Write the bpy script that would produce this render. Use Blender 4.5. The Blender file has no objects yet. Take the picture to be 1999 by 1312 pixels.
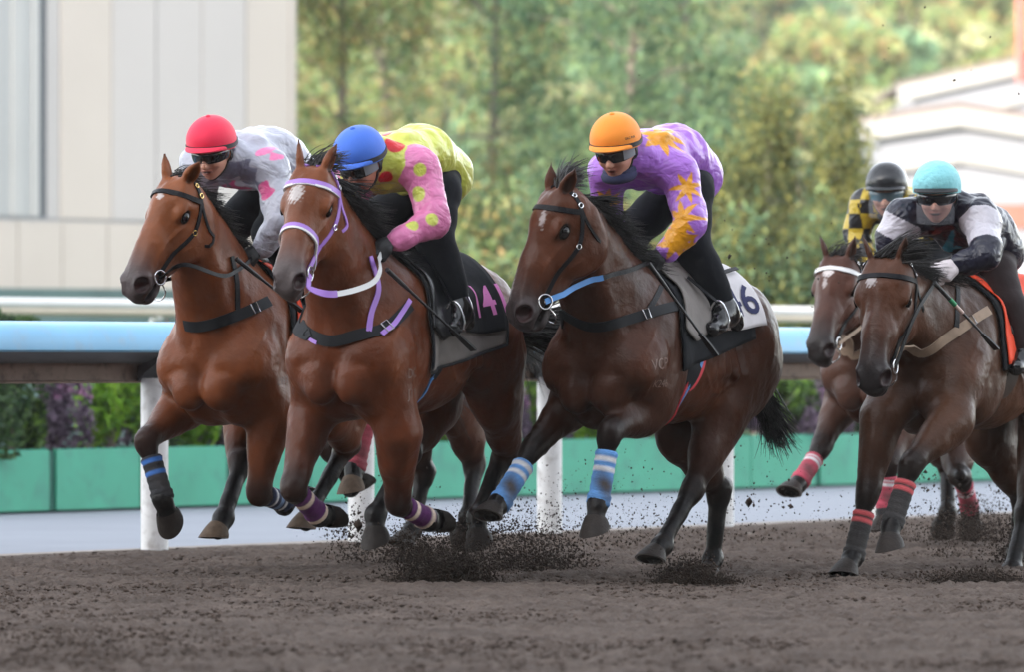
import bpy, bmesh, math, random
import numpy as np
from mathutils import Vector, Matrix

# ------------------------------------------------------------------ camera, sky, sun, exposure
SC = bpy.context.scene
FPX, CX, HY, CH = 11000.0, 999.5, 705.0, 1.09      # focal length in photo pixels, centre, horizon row, eye height
cam = bpy.data.objects.new("camera", bpy.data.cameras.new("camera"))
SC.collection.objects.link(cam)
SC.camera = cam
cam.location = (0, 0, CH)
cam.rotation_euler = (math.pi / 2, 0, 0)
cam.data.sensor_width = 36.0
cam.data.lens = 36.0 * FPX / 1999.0
cam.data.shift_y = (HY - 656.0) / 1999.0
cam.data.clip_start = 0.5
cam.data.clip_end = 3000
cam.data.dof.use_dof = True
cam.data.dof.focus_distance = 27.8
cam.data.dof.aperture_fstop = 3.0

SUN_EL, SUN_AZ = math.radians(21), math.radians(218)   # azimuth clockwise from +Y: from the left and a little behind the camera
w = bpy.data.worlds.new("World")
SC.world = w
w.use_nodes = True
nt = w.node_tree
nt.nodes.clear()
sky = nt.nodes.new("ShaderNodeTexSky")
sky.sky_type = 'NISHITA'
sky.sun_disc = False
sky.sun_elevation = SUN_EL
sky.sun_rotation = SUN_AZ
sky.air_density = 1.0
sky.dust_density = 1.6
sky.ozone_density = 1.0
bg = nt.nodes.new("ShaderNodeBackground")
bg.inputs[1].default_value = 0.15
outw = nt.nodes.new("ShaderNodeOutputWorld")
hs_ = nt.nodes.new("ShaderNodeHueSaturation"); hs_.inputs["Saturation"].default_value = 0.27     # hazy, whitish sky
nt.links.new(sky.outputs[0], hs_.inputs["Color"]); nt.links.new(hs_.outputs[0], bg.inputs[0])
nt.links.new(bg.outputs[0], outw.inputs[0])
sl = bpy.data.lights.new("sun", 'SUN')
sl.energy = 1.75
sl.angle = math.radians(1.5)
sl.color = (1.0, 0.90, 0.76)
sun = bpy.data.objects.new("sun", sl)
SC.collection.objects.link(sun)
sdir = Vector((math.sin(SUN_AZ) * math.cos(SUN_EL), math.cos(SUN_AZ) * math.cos(SUN_EL), math.sin(SUN_EL)))
sun.rotation_euler = sdir.to_track_quat('Z', 'Y').to_euler()
SC.view_settings.view_transform = 'Standard'
SC.view_settings.look = 'None'
SC.view_settings.exposure = 2.45
SC.view_settings.gamma = 1.0
SC.render.engine = 'CYCLES'
SC.cycles.use_denoising = True
SC.cycles.max_bounces = 6
SC.cycles.transparent_max_bounces = 8

random.seed(7)
RNG = np.random.default_rng(7)
COL = SC.collection

# ------------------------------------------------------------------ small helpers
def link(o, parent=None):
    COL.objects.link(o)
    if parent is not None:
        o.parent = parent
    return o

def tag(o, label=None, cat=None, group=None, kind=None):
    if label: o["label"] = label
    if cat: o["category"] = cat
    if group: o["group"] = group
    if kind: o["kind"] = kind
    return o

def empty(name, loc=(0, 0, 0), rz=0.0):
    o = bpy.data.objects.new(name, None)
    o.location = loc
    o.rotation_euler = (0, 0, rz)
    o.empty_display_size = 0.2
    COL.objects.link(o)
    return o

def mesh_obj(name, V, Fc, mat, parent=None, smooth=True, col=None, mats=None, midx=None, sharp=False):
    me = bpy.data.meshes.new(name)
    V = np.asarray(V, dtype=np.float32)
    if isinstance(Fc, np.ndarray):
        n, m = Fc.shape
        me.vertices.add(len(V)); me.vertices.foreach_set("co", V.ravel())
        me.loops.add(n * m); me.loops.foreach_set("vertex_index", Fc.astype(np.int32).ravel())
        me.polygons.add(n); me.polygons.foreach_set("loop_start", np.arange(0, n * m, m, dtype=np.int32))
        me.update(calc_edges=True)
    else:
        me.from_pydata([tuple(map(float, v)) for v in V], [], [tuple(map(int, f)) for f in Fc])
    for mm in (mats if mats else [mat]):
        me.materials.append(mm)
    if midx is not None:
        me.polygons.foreach_set("material_index", np.asarray(midx, dtype=np.int32))
    if smooth:
        me.polygons.foreach_set("use_smooth", np.ones(len(me.polygons), dtype=bool))
    if col is not None:
        at = me.color_attributes.new("Col", 'FLOAT_COLOR', 'POINT')
        c4 = np.ones((len(V), 4), dtype=np.float32); c4[:, :3] = col
        at.data.foreach_set("color", c4.ravel())
    if sharp: me.set_sharp_from_angle(angle=math.radians(48))
    me.validate()
    me.update()
    return link(bpy.data.objects.new(name, me), parent)

def lin(r, g, b):
    f = lambda c: (c / 255 / 12.92) if c <= 10 else ((c / 255 + 0.055) / 1.055) ** 2.4
    return (f(r), f(g), f(b))

# ------------------------------------------------------------------ materials
_mats = {}
def mat(name, base=(0.5, 0.5, 0.5), rough=0.6, metal=0.0, spec=0.5, vcol=False, noise=0.0, nscale=8.0, bump=0.0,
        bscale=60.0, bdist=0.01, sheen=0.0, coat=0.0, wave=None, stretch=(1, 1, 1), tint=None, alpha=None, trans=0.0, fine=0.0):
    if name in _mats: return _mats[name]
    m = bpy.data.materials.new(name); m.use_nodes = True
    t = m.node_tree; p = t.nodes["Principled BSDF"]; L = t.links.new
    p.inputs["Roughness"].default_value = rough
    p.inputs["Metallic"].default_value = metal
    p.inputs["Specular IOR Level"].default_value = spec
    p.inputs["Sheen Weight"].default_value = sheen
    p.inputs["Coat Weight"].default_value = coat
    p.inputs["Base Color"].default_value = (*base, 1)
    if trans: p.inputs["Transmission Weight"].default_value = trans
    src = None
    if vcol:
        a = t.nodes.new("ShaderNodeAttribute"); a.attribute_name = "Col"; src = a.outputs["Color"]
    tc = t.nodes.new("ShaderNodeTexCoord")
    mp = t.nodes.new("ShaderNodeMapping"); mp.inputs["Scale"].default_value = stretch
    L(tc.outputs["Object"], mp.inputs[0])
    if noise:
        n = t.nodes.new("ShaderNodeTexNoise"); n.inputs["Scale"].default_value = nscale; n.inputs["Detail"].default_value = 5
        L(mp.outputs[0], n.inputs[0])
        mr = t.nodes.new("ShaderNodeMapRange"); mr.inputs[1].default_value = 0.25; mr.inputs[2].default_value = 0.75
        mr.inputs[3].default_value = 1 - noise; mr.inputs[4].default_value = 1 + noise
        L(n.outputs[0], mr.inputs[0])
        mx = t.nodes.new("ShaderNodeMix"); mx.data_type = 'RGBA'; mx.blend_type = 'MULTIPLY'; mx.inputs[0].default_value = 1
        if src: L(src, mx.inputs[6])
        else: mx.inputs[6].default_value = (*base, 1)
        L(mr.outputs[0], mx.inputs[7]); src = mx.outputs[2]
        if tint:
            n2 = t.nodes.new("ShaderNodeTexNoise"); n2.inputs["Scale"].default_value = nscale * 2.7; n2.inputs["Detail"].default_value = 6
            L(mp.outputs[0], n2.inputs[0])
            r2 = t.nodes.new("ShaderNodeMapRange"); r2.inputs[1].default_value = 0.5; r2.inputs[2].default_value = 0.72
            r2.inputs[4].default_value = tint[3]
            L(n2.outputs[0], r2.inputs[0])
            m2 = t.nodes.new("ShaderNodeMix"); m2.data_type = 'RGBA'; m2.inputs[7].default_value = (*tint[:3], 1)
            L(r2.outputs[0], m2.inputs[0]); L(src, m2.inputs[6]); src = m2.outputs[2]
    if src: L(src, p.inputs["Base Color"])
    if bump:
        n = t.nodes.new("ShaderNodeTexNoise"); n.inputs["Scale"].default_value = bscale; n.inputs["Detail"].default_value = 4
        L(mp.outputs[0], n.inputs[0]); h = n.outputs[0]
        if wave:
            wv = t.nodes.new("ShaderNodeTexNoise"); wv.inputs["Scale"].default_value = wave[0]; wv.inputs["Detail"].default_value = 2
            wv.inputs["Distortion"].default_value = wave[1]
            L(mp.outputs[0], wv.inputs[0])
            ad = t.nodes.new("ShaderNodeMath"); ad.operation = 'MULTIPLY_ADD'; ad.inputs[1].default_value = wave[2]
            L(wv.outputs[0], ad.inputs[0]); L(h, ad.inputs[2]); h = ad.outputs[0]
        b = t.nodes.new("ShaderNodeBump"); b.inputs["Strength"].default_value = bump; b.inputs["Distance"].default_value = bdist
        L(h, b.inputs["Height"]); L(b.outputs[0], p.inputs["Normal"])
    _mats[name] = m
    return m

# ------------------------------------------------------------------ implicit surfaces
class Field:
    """Smooth union of tapered capsules and ellipsoids, meshed with surface nets."""
    def __init__(self): self.pr = []
    def cone(self, a, b, ra, rb, k=0.05, col=(1, 1, 1), col2=None, side=None, q=1.0, op=1):
        self.pr.append(("c", np.array(a, float), np.array(b, float), ra, rb, None if side is None else np.array(side, float) / np.linalg.norm(side),
                        q, k, np.array(col, float), np.array(col if col2 is None else col2, float), op)); return self
    def ell(self, c, r, R=None, k=0.05, col=(1, 1, 1), op=1):
        R = np.eye(3) if R is None else np.array(R, float)
        self.pr.append(("e", np.array(c, float), R, np.array(r, float), None, None, 1.0, k, np.array(col, float), np.array(col, float), op)); return self
    @staticmethod
    def dist(p, X, Y, Z):
        if p[0] == "c":
            a, b, ra, rb, sd, q = p[1:7]
            x, y, z = X - a[0], Y - a[1], Z - a[2]
            ba = b - a
            if sd is not None:
                c = (x * sd[0] + y * sd[1] + z * sd[2]) * (1 / q - 1)
                x, y, z = x + sd[0] * c, y + sd[1] * c, z + sd[2] * c
            t = np.clip((x * ba[0] + y * ba[1] + z * ba[2]) / max(ba @ ba, 1e-9), 0, 1)
            d = np.sqrt((x - ba[0] * t) ** 2 + (y - ba[1] * t) ** 2 + (z - ba[2] * t) ** 2) - (ra + (rb - ra) * t)
            if sd is not None and q < 1: d = d * (0.4 + 0.6 * q)
            return d, t
        c, R, r = p[1], p[2], p[3]
        x, y, z = X - c[0], Y - c[1], Z - c[2]
        u = [x * R[i, 0] + y * R[i, 1] + z * R[i, 2] for i in range(3)]
        k0 = np.sqrt((u[0] / r[0]) ** 2 + (u[1] / r[1]) ** 2 + (u[2] / r[2]) ** 2)
        k1 = np.sqrt((u[0] / r[0] ** 2) ** 2 + (u[1] / r[1] ** 2) ** 2 + (u[2] / r[2] ** 2) ** 2)
        return k0 * (k0 - 1) / np.maximum(k1, 1e-6), 0.0
    @staticmethod
    def box(p):
        if p[0] == "c":
            r = max(p[3], p[4]) * max(1, p[6])
            return np.minimum(p[1], p[2]) - r, np.maximum(p[1], p[2]) + r
        R, r = p[2], p[3]
        e = np.sqrt(((R * r[:, None]) ** 2).sum(0))
        return p[1] - e, p[1] + e
    def ev(self, P):
        P = np.asarray(P, float); X, Y, Z = P[:, 0], P[:, 1], P[:, 2]
        cur = np.full(len(P), 0.6)
        for p in self.pr:
            d, _ = self.dist(p, X, Y, Z); k = p[7]
            if p[10] > 0:
                h = np.maximum(k - np.abs(cur - d), 0) / k; cur = np.minimum(cur, d) - h * h * k / 4
            else:
                d = -d; h = np.maximum(k - np.abs(cur - d), 0) / k; cur = np.maximum(cur, d) + h * h * k / 4
        return cur
    def grad(self, P, e=0.004):
        P = np.asarray(P, float); g = np.zeros_like(P)
        for i in range(3):
            dp = np.zeros(3); dp[i] = e
            g[:, i] = self.ev(P + dp) - self.ev(P - dp)
        return g / np.maximum(np.linalg.norm(g, axis=1, keepdims=True), 1e-9)
    def colour(self, P, tau=0.022):
        X, Y, Z = P[:, 0], P[:, 1], P[:, 2]
        W = np.zeros(len(P)); C = np.zeros((len(P), 3))
        for p in self.pr:
            if p[10] < 0: continue
            lo, hi = self.box(p); m = np.where(((P > lo - 0.12) & (P < hi + 0.12)).all(1))[0]
            if not len(m): continue
            d, t = self.dist(p, X[m], Y[m], Z[m])
            wgt = np.exp(-np.clip(d, -0.06, 0.3) / tau)
            c = p[8] + (p[9] - p[8]) * (np.asarray(t)[..., None] if np.ndim(t) else t)
            W[m] += wgt; C[m] += wgt[:, None] * c
        for p in self.pr:
            if p[10] > 0: continue
            lo, hi = self.box(p); m = np.where(((P > lo - 0.03) & (P < hi + 0.03)).all(1))[0]
            if not len(m): continue
            d, _ = self.dist(p, X[m], Y[m], Z[m])
            wgt = np.clip(1 - d / 0.008, 0, 1)[:, None]
            C[m] = C[m] * (1 - wgt) + p[8] * W[m][:, None] * wgt
        return C / np.maximum(W, 1e-9)[:, None]
    def project(self, P, off=0.0, n=12):
        P = np.array(P, float)
        for _ in range(n):
            P = P - self.grad(P) * (np.clip(self.ev(P) - off, -0.06, 0.06))[:, None] * 0.9
        return P
    def mesh(self, h):
        lo = np.min([self.box(p)[0] for p in self.pr if p[10] > 0], axis=0) - 3 * h
        hi = np.max([self.box(p)[1] for p in self.pr if p[10] > 0], axis=0) + 3 * h
        n = np.ceil((hi - lo) / h).astype(int) + 1
        V = np.full(n, 0.2, dtype=np.float32)
        ax = [lo[i] + h * np.arange(n[i]) for i in range(3)]
        for p in self.pr:
            k = p[7]; b0, b1 = self.box(p); m = k + 2 * h
            i0 = np.clip(np.floor((b0 - m - lo) / h).astype(int), 0, n); i1 = np.clip(np.ceil((b1 + m - lo) / h).astype(int) + 1, 0, n)
            s = tuple(slice(i0[i], i1[i]) for i in range(3))
            X, Y, Z = ax[0][s[0]][:, None, None], ax[1][s[1]][None, :, None], ax[2][s[2]][None, None, :]
            d, _ = self.dist(p, X, Y, Z); cur = V[s]
            if p[10] > 0:
                hh = np.maximum(k - np.abs(cur - d), 0) / k; V[s] = np.minimum(cur, d) - hh * hh * k / 4
            else:
                d = -d; hh = np.maximum(k - np.abs(cur - d), 0) / k; V[s] = np.maximum(cur, d) + hh * hh * k / 4
        return surface_nets(V, lo, h)

def surface_nets(v, o, h):
    s = v < 0
    cs = [(i, j, k) for i in (0, 1) for j in (0, 1) for k in (0, 1)]
    def corner(a, c): return a[c[0]:a.shape[0] - 1 + c[0], c[1]:a.shape[1] - 1 + c[1], c[2]:a.shape[2] - 1 + c[2]]
    cnt = np.zeros(np.array(v.shape) - 1, dtype=np.int8)
    for c in cs: cnt += corner(s, c)
    mask = (cnt > 0) & (cnt < 8)
    cells = np.argwhere(mask)
    idx = np.full(mask.shape, -1, dtype=np.int32); idx[mask] = np.arange(len(cells))
    vals = {c: v[cells[:, 0] + c[0], cells[:, 1] + c[1], cells[:, 2] + c[2]] for c in cs}
    acc = np.zeros((len(cells), 3)); num = np.zeros(len(cells))
    for a in cs:
        for ax in range(3):
            if a[ax]: continue
            b = list(a); b[ax] = 1; b = tuple(b)
            va, vb = vals[a], vals[b]; m = (va < 0) != (vb < 0)
            t = va[m] / (va[m] - vb[m]); P = np.tile(np.array(a, float), (m.sum(), 1)); P[:, ax] = t
            acc[m] += P; num[m] += 1
    verts = (cells + acc / num[:, None]) * h + o
    quads = []
    for ax in range(3):
        sl0 = [slice(1, -1)] * 3; sl1 = [slice(1, -1)] * 3
        sl0[ax] = slice(0, -1); sl1[ax] = slice(1, None)
        A, B = s[tuple(sl0)], s[tuple(sl1)]
        e = np.argwhere(A != B); inside = A[tuple(e.T)]
        e = e + np.array([0 if i == ax else 1 for i in range(3)])
        u, w_ = [(1, 2), (2, 0), (0, 1)][ax]
        du = np.zeros(3, int); du[u] = 1; dw = np.zeros(3, int); dw[w_] = 1
        q = [e - du - dw, e - dw, e, e - du]
        Q = np.stack([idx[tuple(c.T)] for c in q], 1)
        Q[~inside] = Q[~inside][:, ::-1]
        quads.append(Q)
    Q = np.concatenate(quads); Q = Q[(Q >= 0).all(1)]
    # one light pass of smoothing
    for it in range(2):
        S = np.zeros_like(verts); N = np.zeros(len(verts))
        for i in range(4):
            a, b = Q[:, i], Q[:, (i + 1) % 4]
            for k in range(3):
                S[:, k] += np.bincount(a, verts[b, k], len(verts)) + np.bincount(b, verts[a, k], len(verts))
            N += np.bincount(a, minlength=len(verts)) + np.bincount(b, minlength=len(verts))
        verts = verts + 0.5 * (S / np.maximum(N, 1)[:, None] - verts)
    return verts, Q

# ------------------------------------------------------------------ geometry helpers
def norm(v):
    v = np.asarray(v, float); return v / max(np.linalg.norm(v), 1e-9)

def spline(pts, n=8):
    P = np.asarray(pts, float)
    if len(P) < 3:
        return np.array([P[0] + (P[-1] - P[0]) * t for t in np.linspace(0, 1, n + 1)])
    Q = np.vstack([2 * P[0] - P[1], P, 2 * P[-1] - P[-2]]); out = []
    for i in range(1, len(Q) - 2):
        p0, p1, p2, p3 = Q[i - 1:i + 3]
        for t in np.linspace(0, 1, n, endpoint=False):
            out.append(0.5 * (2 * p1 + (p2 - p0) * t + (2 * p0 - 5 * p1 + 4 * p2 - p3) * t * t + (3 * p1 - p0 - 3 * p2 + p3) * t ** 3))
    out.append(P[-1]); return np.array(out)

def ribbon_geo(P, Nn, width, thick):
    """Flat strap along P with surface normals Nn."""
    P = np.asarray(P, float); n = len(P); V = []; Fc = []
    T = np.gradient(P, axis=0)
    wd = np.broadcast_to(np.asarray(width, float), (n,))
    for i in range(n):
        t = norm(T[i]); nn = norm(Nn[i] - t * (Nn[i] @ t)); b = np.cross(t, nn)
        hw = wd[i] / 2
        V += [P[i] + b * hw + nn * thick / 2, P[i] - b * hw + nn * thick / 2, P[i] - b * hw - nn * thick / 2, P[i] + b * hw - nn * thick / 2]
    for i in range(n - 1):
        for j in range(4):
            a, b = i * 4 + j, i * 4 + (j + 1) % 4
            Fc.append((a, b, b + 4, a + 4))
    Fc += [(3, 2, 1, 0), tuple(range(n * 4 - 4, n * 4))]
    return V, Fc

def tube_geo(P, r, sides=8, closed=False):
    P = np.asarray(P, float); n = len(P); V = []; Fc = []
    rr = np.broadcast_to(np.asarray(r, float), (n,))
    T = np.gradient(P, axis=0)
    if closed:
        T = np.roll(P, -1, 0) - np.roll(P, 1, 0)
    ref = np.array([0.31, 0.2, 0.93]); 
    for i in range(n):
        t = norm(T[i]); u = norm(np.cross(t, ref)) ; v = np.cross(t, u)
        for j in range(sides):
            a = 2 * math.pi * j / sides
            V.append(P[i] + rr[i] * (math.cos(a) * u + math.sin(a) * v))
    for i in range(n if closed else n - 1):
        for j in range(sides):
            a, b = i * sides + j, i * sides + (j + 1) % sides
            c, d = ((i + 1) % n) * sides + (j + 1) % sides, ((i + 1) % n) * sides + j
            Fc.append((a, b, c, d))
    if not closed:
        Fc += [tuple(reversed(range(sides))), tuple(range((n - 1) * sides, n * sides))]
    return V, Fc

class Geo:
    def __init__(self): self.V = []; self.F = []; self.M = []
    def add(self, V, Fc, m=0):
        o = len(self.V); self.V += list(V); self.F += [tuple(i + o for i in f) for f in Fc]; self.M += [m] * len(Fc); return self
    def ribbon(self, P, N, wd, th, m=0): return self.add(*ribbon_geo(P, N, wd, th), m)
    def tube(self, P, r, sides=8, closed=False, m=0): return self.add(*tube_geo(P, r, sides, closed), m)
    def box(self, lo, hi, m=0, R=None, o=(0, 0, 0)):
        V = [np.array([(lo, hi)[i][0], (lo, hi)[j][1], (lo, hi)[k][2]]) for i in (0, 1) for j in (0, 1) for k in (0, 1)]
        if R is not None: V = [np.array(R).T @ v for v in V]
        V = [v + np.array(o) for v in V]
        return self.add(V, [(0, 1, 3, 2), (4, 6, 7, 5), (0, 4, 5, 1), (2, 3, 7, 6), (0, 2, 6, 4), (1, 5, 7, 3)], m)
    def build(self, name, mt, parent=None, smooth=True):
        if isinstance(mt, (list, tuple)):
            return mesh_obj(name, self.V, self.F, None, parent, smooth, mats=list(mt), midx=self.M, sharp=True)
        return mesh_obj(name, self.V, self.F, mt, parent, smooth, sharp=True)

def ring_pts(c, u, v, r, n=20):
    return [np.asarray(c) + r * (math.cos(2 * math.pi * i / n) * np.asarray(u) + math.sin(2 * math.pi * i / n) * np.asarray(v)) for i in range(n)]

def at(px, py, d):
    """World point seen at photo pixel (px, py) at depth d."""
    return np.array([(px - CX) * d / FPX, d, CH + (HY - py) * d / FPX])
# ------------------------------------------------------------------ setting: track, path, rails, planters, trees, buildings
RA, RU, RN = np.array([-2.04, 32.4, 0]), np.array([0.588, 0.809, 0]), np.array([0.809, -0.588, 0])   # rail line: start, along, towards the track
UP = np.array([0, 0, 1.0])
def rl(s, n, z=0.0): return RA + RU * s + RN * n + UP * z

def setting_mats():
    mat("dirt", (0.122, 0.095, 0.080), rough=0.95, spec=0.15, noise=0.30, nscale=2.2, bump=1.0, bscale=42, bdist=0.03, tint=(0.068, 0.051, 0.043, 0.8))
    mat("clod", (0.092, 0.069, 0.057), rough=0.95, spec=0.15, noise=0.35, nscale=9)
    mat("loose_dirt", (0.048, 0.035, 0.028), rough=0.95, spec=0.15, noise=0.45, nscale=7)
    mat("sand_edge", (0.25, 0.215, 0.19), rough=0.95, noise=0.2, nscale=4, bump=0.4, bscale=40)
    mat("concrete", (0.215, 0.235, 0.275), rough=0.85, noise=0.07, nscale=1.2)
    mat("turf", (0.045, 0.085, 0.05), rough=0.95, noise=0.3, nscale=1.5)
    mat("rail_blue", lin(118, 182, 220), rough=0.35, noise=0.06, nscale=3, tint=(0.30, 0.36, 0.42, 0.35))
    mat("rail_white", (0.76, 0.75, 0.73), rough=0.4, noise=0.04, nscale=3)
    mat("rail_cream", (0.66, 0.57, 0.45), rough=0.5, noise=0.05, nscale=3)
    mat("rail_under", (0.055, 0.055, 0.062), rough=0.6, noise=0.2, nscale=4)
    mat("rail_panel", lin(150, 130, 118), rough=0.7, noise=0.15, nscale=5, tint=(0.08, 0.06, 0.05, 0.7))
    mat("post_white", (0.72, 0.72, 0.72), rough=0.5, noise=0.06, nscale=6, tint=(0.25, 0.22, 0.2, 0.5))
    mat("planter_green", lin(66, 160, 130), rough=0.6, noise=0.12, nscale=2.2, tint=(0.05, 0.22, 0.17, 0.55))
    mat("planter_dark", lin(22, 92, 76), rough=0.6)
    mat("soil", (0.03, 0.022, 0.018), rough=0.95)
    mat("leaf", vcol=True, rough=0.6, spec=0.3)
    m = _mats["leaf"]; t = m.node_tree; p = t.nodes["Principled BSDF"]
    tr = t.nodes.new("ShaderNodeBsdfTranslucent"); mx = t.nodes.new("ShaderNodeMixShader"); mx.inputs[0].default_value = 0.45
    a = [n for n in t.nodes if n.type == 'ATTRIBUTE'][0]
    t.links.new(a.outputs["Color"], tr.inputs[0]); t.links.new(p.outputs[0], mx.inputs[1]); t.links.new(tr.outputs[0], mx.inputs[2])
    t.links.new(mx.outputs[0], t.nodes["Material Output"].inputs[0])
    mat("bark", (0.17, 0.14, 0.12), rough=0.9, noise=0.3, nscale=6, bump=0.5, bscale=12)
    mat("wall_panel", lin(200, 190, 182), rough=0.6, noise=0.04, nscale=0.5)
    mat("wall_grey", lin(180, 180, 180), rough=0.5, noise=0.05, nscale=0.6)
    mat("wall_cool", lin(192, 186, 184), rough=0.55, noise=0.03, nscale=0.5)
    mat("seam", (0.36, 0.37, 0.40), rough=0.7)
    mat("recess", (0.07, 0.085, 0.105), rough=0.6)
    mat("screen_green", lin(98, 122, 122), rough=0.9, noise=0.15, nscale=1.5)
    mat("house_wall", lin(130, 131, 138), rough=0.8, noise=0.04, nscale=0.4)
    mat("house_trim", lin(147, 145, 143), rough=0.7)
    mat("roof_brown", lin(108, 96, 92), rough=0.8, noise=0.12, nscale=2)
    mat("brick_red", lin(135, 92, 80), rough=0.9, noise=0.1, nscale=3)
    mat("pole_red", lin(165, 92, 84), rough=0.6)
    mat("stand_grey", (0.22, 0.22, 0.23), rough=0.9, noise=0.15, nscale=0.8)
    mat("hill", (0.24, 0.26, 0.17), rough=1.0, noise=0.3, nscale=0.08)
setting_mats()

def vnoise(x, y, seed):
    r = np.random.default_rng(seed); T = r.random((256, 256))
    xi, yi = np.floor(x).astype(int), np.floor(y).astype(int); fx, fy = x - xi, y - yi
    fx, fy = fx * fx * (3 - 2 * fx), fy * fy * (3 - 2 * fy)
    g = lambda a, b: T[a % 256, b % 256]
    return (g(xi, yi) * (1 - fx) + g(xi + 1, yi) * fx) * (1 - fy) + (g(xi, yi + 1) * (1 - fx) + g(xi + 1, yi + 1) * fx) * fy - 0.5

def sheet(name, corners, z, m):
    o = mesh_obj(name, [(*c[:2], z) for c in corners], [tuple(range(len(corners)))], _mats[m], None, False); tag(o, kind="structure"); return o

def build_ground():
    tag(sheet("ground", [(-400, -71), (400, -71), (400, 900), (-400, 900)], -0.06, "turf"), kind="structure")
    # dirt track: fine relief where the camera sees it, one sheet out to the rail
    nx, ny = 420, 1250
    gx = np.linspace(-1, 1, nx); gy = np.linspace(14.5, 41, ny); V = np.zeros((ny, nx, 3))
    Y = gy[:, None] + 0 * gx[None, :]; X = gx[None, :] * (0.6 + Y * 0.125)
    n = (X - RA[0]) * RN[0] + (Y - RA[1]) * RN[1]
    z = 0.030 * vnoise(X * 1.3, Y * 1.3, 1) + 0.014 * vnoise(X * 5, Y * 5, 2) + 0.018 * vnoise(X * 14, Y * 14, 3) + 0.030 * vnoise(X * 30, Y * 30, 4) + 0.018 * vnoise(X * 55, Y * 48, 6)
    z += 0.03 * np.clip(vnoise(X * 9, Y * 9, 9) - 0.28, 0, 1) * 2
    z *= np.clip((n + 0.1) / 0.8, 0.15, 1)
    V[..., 0], V[..., 1], V[..., 2] = X, Y, z
    idx = np.arange(nx * ny).reshape(ny, nx)
    Q = np.stack([idx[:-1, :-1], idx[:-1, 1:], idx[1:, 1:], idx[1:, :-1]], -1).reshape(-1, 4)
    c = V.reshape(-1, 3)[Q].mean(1); keep = ((c[:, 0] - RA[0]) * RN[0] + (c[:, 1] - RA[1]) * RN[1]) > -0.12 + 0.10 * vnoise(c[:, 0] * 3, c[:, 1] * 3, 5)
    o = mesh_obj("dirt_track", V.reshape(-1, 3), np.ascontiguousarray(Q[keep]), _mats["dirt"], None, True); tag(o, kind="structure")
    sheet("track_base", [rl(-60, 0.2), rl(-60, 40), rl(60, 40), rl(60, 0.2)], -0.045, "dirt")
    sheet("sand_edge", [rl(-60, -0.55), rl(-60, 1.2), rl(60, 1.2), rl(60, -0.55)], -0.012, "sand_edge")
    sheet("path", [rl(-60, -8.4), rl(-60, -0.3), rl(60, -0.3), rl(60, -8.4)], -0.02, "concrete")
    # loose clods on the track
    r = np.random.default_rng(5); N = 42000
    d = 1 / (1 / 14.8 + (1 / 36.5 - 1 / 14.8) * r.random(N)); x = (r.random(N) - 0.5) * 0.20 * d
    n = (x - RA[0]) * RN[0] + (d - RA[1]) * RN[1]; k = n > 0.05; d, x = d[k], x[k]
    sz = 0.004 + 0.011 * r.random(len(d)) ** 5
    lumps("track_clods", np.stack([x, d, sz * 0.3 + 0.004], 1), sz, "clod", r, (1.3, 1.3, 0.75), "loose dark clods of dirt strewn over the track")

def lumps(name, P, sz, m, r, asp=(1, 1, 1), label=None, stretch=None):
    """Many irregular crumbs of earth as one mesh."""
    base = np.array([(1, 0, 0), (-1, 0, 0), (0, 1, 0), (0, -1, 0), (0, 0, 1), (0, 0, -1)], float)
    fc = np.array([(0, 2, 4), (2, 1, 4), (1, 3, 4), (3, 0, 4), (2, 0, 5), (1, 2, 5), (3, 1, 5), (0, 3, 5)])
    n = len(P); V = base[None] * np.array(asp) * (0.55 + 0.75 * r.random((n, 6, 1)))
    a = r.random(n) * 6.28; ca, sa = np.cos(a)[:, None], np.sin(a)[:, None]
    x, y = V[..., 0] * ca - V[..., 1] * sa, V[..., 0] * sa + V[..., 1] * ca; V = np.stack([x, y, V[..., 2]], -1)
    V += r.normal(size=V.shape) * 0.14
    V *= np.asarray(sz)[:, None, None]
    if stretch is not None:
        st = stretch; l = np.linalg.norm(st, axis=1, keepdims=True); u = st / np.maximum(l, 1e-6)
        dd = np.einsum('nij,nj->ni', V, u); V = V + dd[..., None] * u[:, None, :] * l[:, None, :]
    V = V + np.asarray(P)[:, None, :]
    Fc = (fc[None] + np.arange(n)[:, None, None] * 6).reshape(-1, 3)
    o = mesh_obj(name, V.reshape(-1, 3), np.ascontiguousarray(Fc), _mats[m], None, False); return tag(o, label, "dirt", None, "stuff")

def extrude(prof, s0, s1, ns=2, closed=True):
    V = []; ss = np.linspace(s0, s1, ns)
    for s in ss:
        for n, z in prof: V.append(rl(s, n, z))
    m = len(prof); Fc = []
    for i in range(ns - 1):
        for j in range(m if closed else m - 1):
            a, b = i * m + j, i * m + (j + 1) % m; Fc.append((a, b, b + m, a + m))
    if closed: Fc += [tuple(reversed(range(m))), tuple(range((ns - 1) * m, ns * m))]
    return V, Fc

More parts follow.
